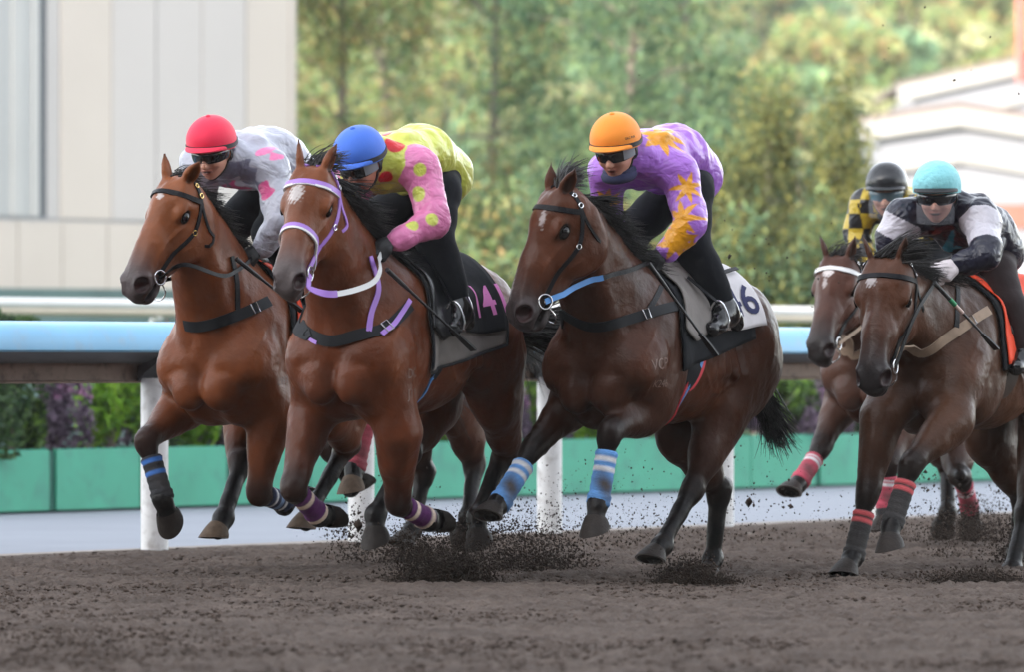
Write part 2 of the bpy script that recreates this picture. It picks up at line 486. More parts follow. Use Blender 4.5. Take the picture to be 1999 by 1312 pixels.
def build_rails():
    root = empty("running_rail", tuple(RA)); tag(root, "long running rail with a rounded blue cover on white posts along the dirt track", "rail")
    def part(name, g, m, par=None):
        o = g.build(name, m, root if par is None else par); o.matrix_parent_inverse = Matrix.Translation(-Vector(RA)) if par is None else Matrix.Identity(4); return o
    arc = [(0.02 + 0.17 * math.sin(a) ** 0.8, 1.15 + 0.165 * math.cos(a)) for a in np.linspace(0, math.pi / 2, 9)]
    inner = [(n - 0.012 if n > 0.06 else n, z - 0.012) for n, z in reversed(arc)]
    for k in range(-3, 9):
        g = Geo(); g.add(*extrude(arc + inner, -7.9 + k * 2.9 + 0.003, -7.9 + (k + 1) * 2.9 - 0.003, 2)); part("rail_cover", g, _mats["rail_blue"])
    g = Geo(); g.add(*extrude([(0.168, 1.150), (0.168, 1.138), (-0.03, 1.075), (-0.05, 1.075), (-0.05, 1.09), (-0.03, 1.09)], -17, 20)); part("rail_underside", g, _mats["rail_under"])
    g = Geo(); g.add(*extrude([(0.03, 1.292), (0.03, 1.28), (-0.12, 1.16), (-0.12, 0.97), (-0.075, 0.962), (-0.07, 0.972), (-0.10, 0.982), (-0.10, 1.165)], -17, 20)); part("rail_panel", g, _mats["rail_panel"])
    for i in range(-8, 10):
        c = rl(1.95 * i, -0.02)
        g = Geo(); pr = []
        for z in (-0.05, 0.99): pr.append(c + UP * z)
        g.tube(np.array(pr), 0.079, 24); po = part("post", g, _mats["post_white"])
        g = Geo(); w_ = 0.09
        prof = [(-0.075, 0.968), (-0.02, 1.02), (0.155, 1.136), (-0.07, 1.06)]
        for ds in (-w_, w_): g.V += [rl(1.95 * i + 0.0 + ds, n, z) for n, z in prof]
        g.F += [(0, 1, 2, 3), (7, 6, 5, 4)] + [(j, j + 4, (j + 1) % 4 + 4, (j + 1) % 4) for j in range(4)]; g.M += [0] * 6
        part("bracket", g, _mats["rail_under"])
    # far rail of the turf course
    r2 = empty("turf_rail", tuple(rl(0, -12.0))); tag(r2, "white and cream tubular rail of the turf course behind the blue rail", "rail")
    A, Bp = at(-500, 594, 46.0), at(2300, 622, 58.5)
    dv = norm(Bp - A); nv = np.array([dv[1], -dv[0], 0])
    def part2(name, g, m):
        o = g.build(name, m, r2); o.matrix_parent_inverse = Matrix.Translation(-Vector(rl(0, -12.0))); return o
    g = Geo(); g.tube(np.array([A + UP * 0.035, Bp + UP * 0.035]), 0.048, 16); part2("rail_cover", g, _mats["rail_white"])
    g = Geo(); g.tube(np.array([A - UP * 0.028 - nv * 0.01, Bp - UP * 0.028 - nv * 0.01]), 0.046, 16); part2("rail_tube", g, _mats["rail_cream"])
    Lr = np.linalg.norm(Bp - A)
    for i in range(-2, 9):
        p = A + dv * (4.4 + i * 2.4)
        if not 0 < (p - A) @ dv < Lr: continue
        g = Geo(); g.tube(spline([p - nv * 0.0 - UP * 0.06, p - nv * 0.10 - UP * 0.18, p - nv * 0.22 - UP * 0.5, np.array([*(p - nv * 0.24)[:2], -0.05])], 4), 0.042, 12); part2("post", g, _mats["rail_white"])
        g = Geo(); g.tube(np.array([p - UP * 0.06 + dv * 0.34, p - nv * 0.2 - UP * 0.3 + dv * 0.30]), 0.045, 12); part2("bracket", g, _mats["rail_cream"])

def leaf_mesh(centres, size, cols, r, shape=(1.0, 0.42), droop=0.0, outward=None):
    """Leaf-sized folded diamonds around the given centres."""
    n = len(centres); a = r.normal(size=(n, 3)); a[:, 2] -= droop
    if outward is not None: a = a * 0.6 + outward
    a /= np.linalg.norm(a, axis=1, keepdims=True); b = np.cross(a, r.normal(size=(n, 3))); b /= np.linalg.norm(b, axis=1, keepdims=True)
    c = np.cross(a, b)
    s = (np.asarray(size) * (0.6 + 0.8 * r.random(n)))[:, None]
    V = np.stack([centres - a * s * shape[0] * 0.5, centres + b * s * shape[1] * 0.5 + c * s * 0.08, centres + a * s * shape[0] * 0.5, centres - b * s * shape[1] * 0.5 + c * s * 0.08], 1)
    return V.reshape(-1, 3), np.arange(4 * n).reshape(-1, 4).astype(np.int32), np.repeat(cols, 4, 0)

def palette(r, n, cols, wts=None):
    cols = np.array(cols); i = r.choice(len(cols), n, p=wts); return cols[i] * (0.75 + 0.5 * r.random((n, 1)))

def build_planters():
    r = np.random.default_rng(11)
    n0 = -6.15; Lp = 1.025
    for k in range(1, 30):
        s0 = -2.0 + k * Lp
        o = empty("planter", tuple(rl(s0 + Lp / 2, n0 - 0.35)))
        tag(o, "green planter trough in the row along the path behind the blue rail", "planter", "green planter troughs along the path")
        inv = Matrix.Translation(-Vector(rl(s0 + Lp / 2, n0 - 0.35)))
        gap = 0.085 if k % 2 == 0 else 0.014
        g = Geo(); g.add(*extrude([(n0, 0.0), (n0, 0.44), (n0 - 0.035, 0.445), (n0 - 0.035, 0.38), (n0 - 0.66, 0.38), (n0 - 0.66, 0.445), (n0 - 0.70, 0.44), (n0 - 0.70, 0.0)], s0 + gap, s0 + Lp)); b = g.build("box", _mats["planter_green"], o, False); b.matrix_parent_inverse = inv
        if gap > 0.03:
            g = Geo(); g.add(*extrude([(n0 - 0.02, 0.0), (n0 - 0.02, 0.43), (n0 - 0.65, 0.43), (n0 - 0.65, 0.0)], s0 + 0.002, s0 + gap - 0.002)); b = g.build("end_post", _mats["planter_dark"], o, False); b.matrix_parent_inverse = inv
        g = Geo(); g.add(*extrude([(n0 - 0.04, 0.36), (n0 - 0.04, 0.40), (n0 - 0.65, 0.40), (n0 - 0.65, 0.36)], s0 + gap + 0.01, s0 + Lp - 0.01)); b = g.build("soil", _mats["soil"], o, False); b.matrix_parent_inverse = inv
    kinds = {"dark": ([(0.020, 0.040, 0.018), (0.03, 0.06, 0.022), (0.05, 0.085, 0.03)], "dark_shrub", "dense dark green shrub"),
             "purple": ([(0.10, 0.072, 0.10), (0.15, 0.112, 0.148), (0.05, 0.033, 0.05), (0.21, 0.155, 0.20)], "purple_shrub", "purple leaved shrub"),
             "lime": ([(0.12, 0.23, 0.02), (0.17, 0.28, 0.03), (0.08, 0.17, 0.022)], "fern_shrub", "bright lime green feathery plant"),
             "mix": ([(0.07, 0.13, 0.03), (0.12, 0.20, 0.035), (0.04, 0.07, 0.025)], "mixed_shrub", "mid green leafy shrub")}
    # px of the plant centre, kind, half width (m), height of the top above ground
    row = [(-60, "dark", .34, 1.45), (20, "dark", .36, 1.40), (115, "purple", .25, 1.0), (62, "mix", .14, .78), (212, "lime", .27, 1.02), (275, "purple", .2, .9), (300, "dark", .3, 1.3), (372, "lime", .18, .68), (432, "purple", .26, .72), (500, "dark", .3, 1.2), (560, "purple", .28, .95),
           (640, "dark", .3, 1.0), (720, "mix", .3, 1.0), (800, "purple", .2, .85), (850, "lime", .2, .75), (905, "mix", .3, .95), (985, "purple", .2, .85), (1025, "mix", .22, 1.0), (1055, "purple", .24, .86), (1130, "lime", .24, .8), (1185, "purple", .28, .85), (1260, "mix", .3, 1.0),
           (1345, "dark", .3, 1.0), (1420, "purple", .26, .8), (1490, "mix", .26, .92), (1540, "mix", .22, 1.02), (1575, "purple", .42, .92), (1660, "dark", .34, 1.0), (1740, "mix", .3, 1.0), (1810, "purple", .3, .9), (1890, "dark", .3, 1.0), (1960, "purple", .3, .92), (2050, "mix", .3, 1.0)]
    for px, kd, hw, top in row:
        k = (px - CX) / FPX; q = rl(0, n0 - 0.33); s = (k * q[1] - q[0]) / (RU[0] - k * RU[1]); c = rl(s, n0 - 0.33)
        cols, nm, lb = kinds[kd]; hgt = top - 0.38
        o = empty(nm, (c[0], c[1], 0.38)); nl = {"dark": 2600, "purple": 2000, "lime": 900, "mix": 1500}[kd]
        u = r.normal(size=(nl, 3)); u /= np.linalg.norm(u, axis=1, keepdims=True)
        ncl = 14; cc = r.normal(size=(ncl, 3)) * np.array([hw * .5, hw * .5, hgt * .24]) + np.array([0, 0, hgt * .58])
        i = r.integers(0, ncl, nl); P = cc[i] + u * (np.array([hw, hw, hgt]) * 0.36) * r.random((nl, 1)) ** 0.4
        P[:, 2] = np.clip(P[:, 2], 0.02, hgt)
        C = palette(r, nl, cols) * 1.7
        if kd == "lime":
            V, Fq, Cc = leaf_mesh(P, 0.15, C, r, (1.0, 0.22), -0.5)
        elif kd == "purple":
            m = (P[:, 2] > hgt * 0.7) & (r.random(nl) < .35); C[m] = C[m] * np.array((1.8, 1.2, 1.5)); V, Fq, Cc = leaf_mesh(P, 0.062, C, r, (1.0, 0.6))
        else:
            V, Fq, Cc = leaf_mesh(P, 0.065 if kd == "dark" else 0.09, C, r, (1.0, 0.5))
        mesh_obj("leaves", V, Fq, _mats["leaf"], o, False, Cc)
        g = Geo()
        for j in range(4):
            e = cc[j]; g.tube(spline([(0, 0, 0), (e[0] * .4, e[1] * .4, e[2] * .5), tuple(e)], 3), 0.012, 5)
        g.build("stem", _mats["bark"], o)
        plant_list.append((o, px, lb, kd))
    where = {-60: "beyond the left edge of the frame", 20: "at the left edge of the picture", 115: "left of the first white rail post", 62: "low, beside the purple one near the left edge", 212: "in front of the leading horse's raised knee", 275: "partly behind the leading horse's raised foreleg", 300: "tall, behind the leading horse's right foreleg",
             372: "low, seen under the leading horse's chest", 432: "low, between the leading horse's forelegs", 500: "hidden behind the leading horse's left foreleg", 560: "between the two leading bay horses", 640: "behind the lilac bridled horse's chest", 720: "behind the lilac bridled horse's forelegs", 800: "under the lilac bridled horse's belly", 850: "low, under the lilac bridled horse's belly", 905: "beside the hind legs of the lilac bridled horse",
             985: "behind the hind legs of the lilac bridled horse", 1025: "just before the dark bay chest", 1055: "low, just before the dark bay chest", 1130: "under the dark bay horse's stretched foreleg", 1185: "behind the dark bay horse's raised knee", 1260: "under the dark bay horse's girth", 1345: "behind the dark bay horse's thighs", 1420: "left of the post behind the dark bay horse's rump",
             1490: "below the dark bay tail", 1540: "between the dark bay tail and the white browband horse", 1575: "large, in front of the white browband horse's raised foreleg", 1660: "behind the white browband horse's chest", 1740: "behind the tan breastplate horse's forelegs", 1810: "under the tan breastplate horse's belly", 1890: "behind the red bandaged hind leg at the right", 1960: "behind the right edge horse's hind leg", 2050: "beyond the right edge of the frame"}
    for o, px, lb, kd in plant_list: tag(o, (lb + " " + where[px]).replace(" small,", " small and").replace(" low,", " low down"), "shrub", "shrubs in the planter row")
plant_list = []

def tree(name, loc, h, w, trunk_h, nl, cols, seed, leaf=0.16, droop=0.0, shape=(1.0, 0.35), conical=False, label="", group=None, trunk_r=0.12, ncl=46, parts=True):
    r = np.random.default_rng(seed); o = empty(name, loc); tag(o, label, "tree", group)
    g = Geo(); lean = r.normal(size=2) * 0.25
    tp = spline([(0, 0, -0.1), (lean[0] * .3, lean[1] * .3, h * .3), (lean[0], lean[1], h * .62), (lean[0] * 1.2, lean[1] * 1.2, h * 0.9)], 5)
    g.tube(tp, np.linspace(trunk_r, 0.03, len(tp)), 9)
    cc = []
    for i in range(ncl):
        t = r.random(); z = trunk_h + (h - trunk_h) * t
        rad = w * ((1 - t) ** 0.9 + 0.08 if conical else math.sin(math.pi * min(1, 0.18 + 0.80 * t)) ** 0.7)
        a = r.random() * 6.28; q = rad * r.random() ** 0.5
        c = np.array([lean[0] * t + math.cos(a) * q, lean[1] * t + math.sin(a) * q, z]); cc.append(c)
        if i < 16:
            b = tp[min(len(tp) - 1, int(len(tp) * (0.35 + 0.55 * t)))]
            g.tube(spline([b, b * .5 + c * .5 + np.array([0, 0, .15]), c], 3), np.linspace(0.035, 0.01, 7), 5)
    tk = g.build("trunk", _mats["bark"], o)
    cc = np.array(cc); i = r.integers(0, ncl, nl); u = r.normal(size=(nl, 3)); u /= np.linalg.norm(u, axis=1, keepdims=True)
    cs = (w * 0.30 + 0.15) * (0.6 + 0.7 * r.random(ncl))[i][:, None]
    P = cc[i] + u * cs * r.random((nl, 1)) ** 0.45 * np.array([1, 1, 0.75 if not droop else 0.9])
    if droop: P[:, 2] -= r.random(nl) ** 2 * droop
    tone = (0.68 + 0.6 * r.random(ncl))[i][:, None]
    C = palette(r, nl, cols) * tone
    V, Fq, Cc = leaf_mesh(P, leaf, C, r, shape, droop)
    mesh_obj("crown", V, Fq, _mats["leaf"], o, False, Cc)
    return o

def copy_tree(o, loc, rz, sc, label=None):
    c = o.copy(); COL.objects.link(c); c.location = loc; c.rotation_euler = (0, 0, rz); c.scale = (sc, sc, sc)
    if label: c["label"] = label
    for ch in o.children:
        k = ch.copy(); COL.objects.link(k); k.parent = c
    return c

def build_trees():
    G1 = [(0.17, 0.25, 0.09), (0.22, 0.31, 0.11), (0.30, 0.36, 0.14), (0.13, 0.21, 0.09), (0.40, 0.40, 0.18), (0.44, 0.36, 0.13), (0.34, 0.24, 0.11)]  # leaf palettes lightened to stand in for distance haze the thin volume lacks
    G2 = [(0.09, 0.17, 0.10), (0.12, 0.20, 0.11), (0.15, 0.23, 0.12), (0.19, 0.27, 0.12)]
    G3 = [(0.13, 0.155, 0.055), (0.18, 0.19, 0.065), (0.26, 0.245, 0.075), (0.075, 0.115, 0.055)]
    Y = [(0.40, 0.41, 0.22), (0.46, 0.45, 0.26), (0.33, 0.36, 0.19)]  # hillside leaves paler still, distance haze mixed into their colour
    def gp(px, d): return ((px - CX) * d / FPX, d, -0.05)
    grp = "loose leaved trees behind the turf rail"
    tree("feathery_tree", gp(655, 86), 8.6, 1.6, 2.4, 7000, G1, 21, 0.17, 0.5, (1, .3), label="tall loose tree with a thin trunk right beside the beige building", group=grp)
    tree("feathery_tree", gp(790, 94), 9.6, 1.7, 3.6, 6000, G1, 22, 0.17, 0.7, (1, .3), label="tall tree with a bare brown trunk and yellow green leaves", group=grp)
    tree("feathery_tree", gp(950, 88), 9.4, 2.0, 2.2, 8000, G1, 23, 0.17, 0.7, (1, .3), label="feathery yellow green tree in the middle of the background", group=grp)
    tree("dense_tree", gp(1190, 84), 9.2, 2.1, 2.4, 11000, G2, 24, 0.17, 0.6, (1, .35), label="broad dark green tree with drooping outer branches behind the orange cap", group=grp)
    tree("feathery_tree", gp(1330, 90), 8.2, 1.5, 2.6, 5200, G2 + G1, 25, 0.17, 0.9, (1, .3), label="drooping green tree beside the pale hillside", group=grp)
    # undergrowth between the trunks
    g3 = "bushes growing under the trees"
    for i, (px, d, h, w_, cols, lb) in enumerate(((650, 84, 3.0, .7, G1, "yellow green bush at the foot of the building corner"), (760, 70, 2.9, 1.0, G1 + G2, "rounded green bush under the bare trunk"), (930, 69, 3.2, 1.1, G2 + G1, "tall green bush behind the blue cap rider's back"),
            (1080, 72, 3.4, 1.1, G2, "dark green bush behind the dark bay horse's head"), (1230, 70, 3.1, 1.1, G1 + G2, "olive bush behind the rider in purple"), (1370, 76, 3.0, 1.0, G3, "yellowish bush beside the upright conifers"), (860, 66, 2.3, .9, G2, "low dark bush in front of the taller bushes"), (1010, 66, 2.2, .9, G1 + G2, "low leafy bush in front of the dark bushes"))):
        tree("bush", gp(px, d), h, w_, 0.3, 5200, [tuple(np.array(q) * 0.8) for q in cols], 40 + i, 0.13, 0.0, (1, .45), label=lb, group=g3, trunk_r=0.05, ncl=40)
    # upright conifers
    g2 = "upright yellow green conifers"
    for i, (px, d, h, w_, lb) in enumerate(((1430, 64, 3.0, .55, "small conifer at the left end of the conifer clump"), (1478, 65, 3.3, .6, "rounded conifer left of the tallest conifer"), (1545, 66, 4.1, .62, "tallest conifer of the clump, left of centre"), (1622, 65, 4.0, .6, "tall pointed conifer right of centre in the clump"), (1662, 64, 3.5, .5, "narrow conifer at the right of the clump"), (1712, 67, 3.3, .42, "thin yellow conifer against the white house"), (1580, 61, 2.4, .75, "low dark conifer in front of the tall pair"), (1480, 60, 2.2, .7, "low olive conifer in front at the left"), (1660, 60, 2.1, .6, "low dark conifer in front at the right"))):
        tree("conifer", gp(px, d), h, w_, 0.25, 4800, G3 if i < 6 else G2 + G3, 60 + i, 0.11, -0.6, (1, .3), True, lb, g2, 0.06, 44)
    # hillside wood
    hx = np.linspace(-60, 90, 40); hy = np.linspace(150, 420, 30); V = []
    for y in hy:
        for x in hx:
            t = np.clip((y - 150) / 230, 0, 1); V.append((x * (0.5 + y / 300), y, -0.3 + 24.0 * t ** 1.15 * (0.85 + 0.25 * math.sin(x * .05 + 1)) + 0.8 * math.sin(x * .3 + y * .07)))
    idx = np.arange(1200).reshape(30, 40); Q = np.stack([idx[:-1, :-1], idx[:-1, 1:], idx[1:, 1:], idx[1:, :-1]], -1).reshape(-1, 4)
    tag(mesh_obj("hill", V, np.ascontiguousarray(Q), _mats["hill"]), kind="structure")
    V = np.array(V)
    protos = [tree("hill_tree", (0, 300, 0), 6.5, 2.2, 0.8, 2400, c, 80 + i, 0.42, 0, (1, .6), label=lb, group="trees on the hazy hillside", trunk_r=0.12, ncl=30)
              for i, (c, lb) in enumerate(((Y, "pale yellow tree standing out on the hazy hillside"), (G1, "light green tree in the hazy hillside wood"), ([tuple(np.array(q) * 1.15) for q in G2], "blue green tree in the hazy hillside wood")))]
    r = np.random.default_rng(3); first = [True] * 3; n = 0
    while n < 230:
        y = 165 + 220 * r.random() ** 1.1; px = 520 + 1600 * r.random(); x = (px - CX) * y / FPX
        t = np.clip((y - 150) / 230, 0, 1); u = x / (0.5 + y / 300); z = -0.3 + 24.0 * t ** 1.15 * (0.85 + 0.25 * math.sin(u * .05 + 1)) + 0.8 * math.sin(u * .3 + y * .07)
        i = r.choice(3, p=[.28, .36, .36]); sc = 0.6 + 0.7 * r.random()
        if first[i]: protos[i].location = (x, y, z - .3); protos[i].scale = (sc,) * 3; first[i] = False
        else: copy_tree(protos[i], (x, y, z - .3), r.random() * 6.28, sc)
        n += 1

def build_buildings():
    # beige panelled building on the left
    A, Bp = np.array([-8.2, 74.0, 0]), np.array([-3.06, 80.0, 0]); dv = norm(Bp - A); nv = np.array([dv[1], -dv[0], 0]); Lw = np.linalg.norm(Bp - A)
    root = empty("building", tuple(A)); tag(root, "large pale beige panelled building filling the left background", "building")
    inv = Matrix.Translation(-Vector(A))
    def bx(name, s0, s1, n0, n1, z0, z1, m, par=None):
        g = Geo(); V = [A + dv * s + nv * n + UP * z for s in (s0, s1) for n in (n0, n1) for z in (z0, z1)]
        g.add(V, [(0, 1, 3, 2), (4, 6, 7, 5), (0, 4, 5, 1), (2, 3, 7, 6), (0, 2, 6, 4), (1, 5, 7, 3)]); o = g.build(name, _mats[m], root, False); o.matrix_parent_inverse = inv; return o
    def s_of(px):
        k = (px - CX) / FPX; return (k * A[1] - A[0]) / (dv[0] - k * dv[1])
    zj = 3.02
    bx("panel", -7, -0.012, -0.34, 0.0, 0, zj - 0.025, "wall_panel"); bx("ribbed_panel", -7, -0.012, -0.34, 0.0, zj + 0.03, 14, "wall_grey")
    bx("core", -7, Lw - 0.01, -6, -0.35, 0, 14, "recess")
    bx("side_wall", Lw - 0.01, Lw, -6, -0.0, 0, 14, "wall_panel")
    # lower band of panels
    cuts = [s_of(x) for x in (-60, 35, 122, 210, 300, 390, 484, 565)] + [Lw - 0.012]
    cuts[0] = 0
    for i in range(len(cuts) - 1): bx("panel", cuts[i] + 0.012, cuts[i + 1] - 0.012, -0.34, 0.0, 0.0, zj - 0.025, "wall_panel")
    bx("joint_backing", 0, Lw - 0.02, -0.345, -0.03, 0, 14, "seam")
    # upper panels; the left bay is set back and ribbed
    cu = [s_of(x) for x in (118, 218, 305, 394, 480, 565)] + [Lw - 0.012]
    for i in range(len(cu) - 1): bx("panel", cu[i] + 0.012, cu[i + 1] - 0.012, -0.345, 0.002 if i % 2 else 0.0, zj + 0.012, 14, ("wall_panel", "wall_cool", "wall_cool", "wall_cool", "wall_panel", "wall_panel")[i])
    bx("panel", s_of(92), s_of(117), -0.34, -0.012, zj + 0.012, 14, "wall_cool")
    bx("recess_strip", s_of(78), s_of(91), -0.34, -0.02, zj + 0.02, 14, "recess")
    xs = [-60, -20, 0, 22, 45, 62, 77]
    for i in range(len(xs) - 1): bx("ribbed_panel", s_of(xs[i]) + 0.006, s_of(xs[i + 1]) - 0.006, -0.34, 0.015 if i % 2 else 0.0, zj + 0.03, 14, "wall_grey")
    # teal screen at the foot of the building
    g = Geo(); P0, P1 = at(-200, 560, 66.0), at(560, 566, 71.0)
    d2 = norm((P1 - P0) * np.array([1, 1, 0])); n2 = np.array([d2[1], -d2[0], 0])
    V = [q + n2 * n + UP * 0 if z else np.array([q[0], q[1], -0.05]) + n2 * n for q in (P0, P1) for n in (0, -0.15) for z in (0, 1)]
    g.add(V, [(0, 1, 3, 2), (4, 6, 7, 5), (0, 4, 5, 1), (2, 3, 7, 6), (0, 2, 6, 4), (1, 5, 7, 3)])
    o = g.build("screen_fence", _mats["screen_green"], None, False); tag(o, "grey green screen fence along the foot of the beige building", "fence")
    # white houses on the right
    def house(name, label, d, left_px, eave_py, apex_px, apex_py, right_px, wall_l, base_band=None, depth=10):
        rt = empty(name, tuple(np.array([*at(apex_px, 705, d)[:2], 0]))); tag(rt, label, "house"); iv = Matrix.Translation(-rt.location)
        L_, Ap = at(left_px, eave_py, d), at(apex_px, apex_py, d); Rr = at(right_px, eave_py + 4, d); wl = at(wall_l, 705, d)[0]; wr_ = Rr[0] - (wl - L_[0])
        th = 0.42
        def slab(P, Q, m, t0, t1, y0, y1, nm, par):
            g = Geo(); V = [np.array([p[0], yy, p[2] + tt]) for p in (P, Q) for yy in (y0, y1) for tt in (t0, t1)]
            g.add(V, [(0, 1, 3, 2), (4, 6, 7, 5), (0, 4, 5, 1), (2, 3, 7, 6), (0, 2, 6, 4), (1, 5, 7, 3)]); o = g.build(nm, _mats[m], par, False)
            if par is rt: o.matrix_parent_inverse = iv
            return o
        g = Geo(); V = []
        sl_ = lambda x: Ap[2] - (Ap[2] - L_[2]) * abs(x - Ap[0]) / max(abs(Ap[0] - L_[0]), .1)
        for yy in (d, d + depth): V += [np.array([wl, yy, -0.05]), np.array([wr_, yy, -0.05]), np.array([wr_, yy, sl_(wr_) - .3]), np.array([Ap[0], yy, Ap[2] - .3]), np.array([wl, yy, sl_(wl) - .3])]
        g.add(V, [(0, 1, 2, 3, 4), (9, 8, 7, 6, 5)] + [(i, i + 5, (i + 1) % 5 + 5, (i + 1) % 5) for i in range(5)]); o = g.build("wall", _mats["house_wall"], rt, False); o.matrix_parent_inverse = iv
        slab(L_, Ap, "roof_brown", 0, 0.12, d - 0.16, d + depth, "roof", rt); slab(Ap, Rr, "roof_brown", 0, 0.12, d - 0.16, d + depth, "roof", rt)
        slab(L_, Ap, "house_trim", -th, -0.01, d - 0.22, d - 0.02, "fascia", rt); slab(Ap, Rr, "house_trim", -th, -0.01, d - 0.22, d - 0.02, "fascia", rt)
        q = np.array([0, 0, -1.05]); slab(L_ * .82 + Ap * .18 + q, Ap + q, "house_trim", -0.14, 0.0, d - 0.16, d - 0.004, "trim", rt); slab(Ap + q, Rr * .82 + Ap * .18 + q, "house_trim", -0.14, 0.0, d - 0.16, d - 0.004, "trim", rt)
        if base_band:
            x0, x1, y0, y1 = base_band; a, b = at(x0, y0, d), at(x1, y1, d); g = Geo(); g.box((a[0], d - 0.06, b[2]), (b[0], d - 0.005, a[2])); o = g.build("brick_band", _mats["brick_red"], rt, False); o.matrix_parent_inverse = iv
    house("gable_house", "white house with a low gable and wide pale fascia behind the leading right-hand rider", 120, 1676, 238, 1872, 208, 2080, 1716, (1905, 2060, 398, 445))
    house("long_house", "taller white house with a brown sloping roof behind the gabled one", 150, 1752, 168, 2160, 78, 2560, 1782)
    lh = [o for o in SC.objects if o.name == "long_house"][0]
    p = at(1992, 160, 149.6); g = Geo(); g.tube(np.array([p, p + UP * 7]), 0.115, 14); o = g.build("roof_pole", _mats["pole_red"], lh); o.matrix_parent_inverse = Matrix.Translation(-lh.location)

def burst(r, P, sz, vel, c, spread, n, size, up=1.0, out=(0, 0, 0)):
    n = int(n * 4.0) if n > 600 else (int(n * 2) if n > 60 else n)
    """Crumbs thrown up from the point c."""
    u = r.normal(size=(n, 3)) * np.array(spread); u[:, 2] = np.abs(u[:, 2]) * up
    P.append(np.asarray(c) + u); s = size * (0.16 + 1.3 * r.random(n) ** 6) * 0.72; sz.append(s)
    v = np.array(out) + r.normal(size=(n, 3)) * 0.25; vel.append(v * 0.5)

def build_spray():
    r = np.random.default_rng(17)
    sets = []
    def group(label, items):
        P, sz, vel = [], [], []
        for c, sp, n, s, up in items: burst(r, P, sz, vel, c, sp, n, s, up)
        P = np.concatenate(P); k = P[:, 2] > 0.0; lumps("flying_dirt", P[k], np.concatenate(sz)[k], "loose_dirt", r, (1, 1, 1), label, np.concatenate(vel)[k])
    def g(px, py, d): return at(px, py, d)
    group("dense burst of dark dirt thrown up under the second horse", [(g(850, 1136, 27.7), (.12, .12, .085), 3200, .0075, 1), (g(905, 1136, 27.7), (.09, .10, .085), 2200, .0075, 1), (g(800, 1100, 28.3), (.08, .09, .085), 1300, .0065, 1), (g(870, 1080, 28.2), (.16, .14, .09), 900, .007, 1), (g(850, 1060, 28.3), (.2, .2, .1), 14, .028, 1)])
    group("cloud of dirt crumbs rising behind the second horse's hind hooves", [(g(1010, 1125, 29.2), (.14, .16, .13), 2600, .0075, 1), (g(1080, 1120, 29.4), (.13, .15, .09), 1700, .007, 1), (g(1000, 1060, 29.0), (.13, .15, .09), 620, .007, 1), (g(1040, 1080, 29.2), (.2, .2, .12), 12, .025, 1)])
    group("small spray of dirt behind the leading horse's hooves", [(g(700, 1100, 29.8), (.10, .12, .12), 900, .007, 1), (g(690, 1050, 29.6), (.09, .1, .08), 260, .010, 1), (g(730, 1010, 30.2), (.16, .2, .2), 160, .007, 1)])
    group("scattered dirt crumbs flying behind the dark bay horse", [(g(1100, 1010, 30.5), (.36, .5, .20), 560, .0065, 1), (g(1230, 1060, 30.2), (.4, .5, .10), 900, .0075, 1), (g(1450, 1000, 30.5), (.35, .4, .22), 260, .0075, 1), (g(1400, 600, 30.5), (.5, .4, .35), 130, .007, 1), (g(1450, 1000, 30), (.05, .05, .04), 8, .03, 1), (g(1530, 1000, 30), (.1, .1, .12), 8, .022, 1), (g(1440, 560, 29.5), (.22, .2, .25), 26, .015, 1)])
    group("mound of dirt pushed up round the dark bay horse's planted hind hoof", [(g(1345, 1140, 27.5), (.075, .06, .050), 4200, .0075, 1), (g(1385, 1142, 27.5), (.07, .06, .022), 1400, .007, 1)])
    group("burst of dirt behind the hooves of the right-hand horses", [(g(1900, 1055, 32.8), (.12, .15, .12), 1900, .008, 1), (g(1990, 1110, 30.0), (.10, .1, .14), 1700, .008, 1), (g(1800, 1060, 31), (.3, .3, .12), 900, .0075, 1), (g(1850, 1090, 30.4), (.06, .08, .06), 500, .0065, 1), (g(1800, 960, 31), (.12, .12, .12), 90, .013, 1), (g(1850, 200, 31), (.3, .3, .5), 24, .012, 1)])
    group("mound of dirt round the planted hoof of the right-hand horse", [(g(1905, 1140, 27.4), (.12, .08, .030), 3000, .0075, 1)])

def build_grandstand():
    # the high stand behind the photographer; the low sun leaves the track in its shade
    root = empty("grandstand", (0, -20, 0)); tag(root, "high tiered grey grandstand facing the track behind the photographer", "grandstand")
    def bx(nm, lo, hi, m):
        g = Geo(); g.box(lo, hi); return g.build(nm, _mats[m], root, False)
    for i in range(14): bx("tier", (-190, -2.2 * i - 2.2, 0), (120, -2.2 * i - 0.003, 1.2 + 1.5 * i), "stand_grey")
    bx("roof", (-190, -36, 36), (120, 1, 37), "stand_grey"); bx("back_wall", (-190, -36, 0), (120, -33.1, 35.99), "stand_grey")
    for x in range(-180, 121, 20): bx("column", (x - 0.4, -20, 16), (x + 0.4, -19.2, 35.99), "stand_grey")

def build_haze():
    m = bpy.data.materials.new("haze_air"); m.use_nodes = True; t = m.node_tree; t.nodes.clear()
    v = t.nodes.new("ShaderNodeVolumePrincipled"); v.inputs["Color"].default_value = (0.93, 0.93, 0.90, 1); v.inputs["Density"].default_value = 0.0003
    v.inputs["Anisotropy"].default_value = 0.2
    o = t.nodes.new("ShaderNodeOutputMaterial"); t.links.new(v.outputs[0], o.inputs["Volume"])
    g = Geo(); g.box((-405, -72, -1.3), (405, 910, 32)); ob = g.build("haze", m, None, False); tag(ob, kind="stuff")

build_haze(); build_grandstand(); build_ground(); build_rails(); build_planters(); build_trees(); build_buildings(); build_spray()
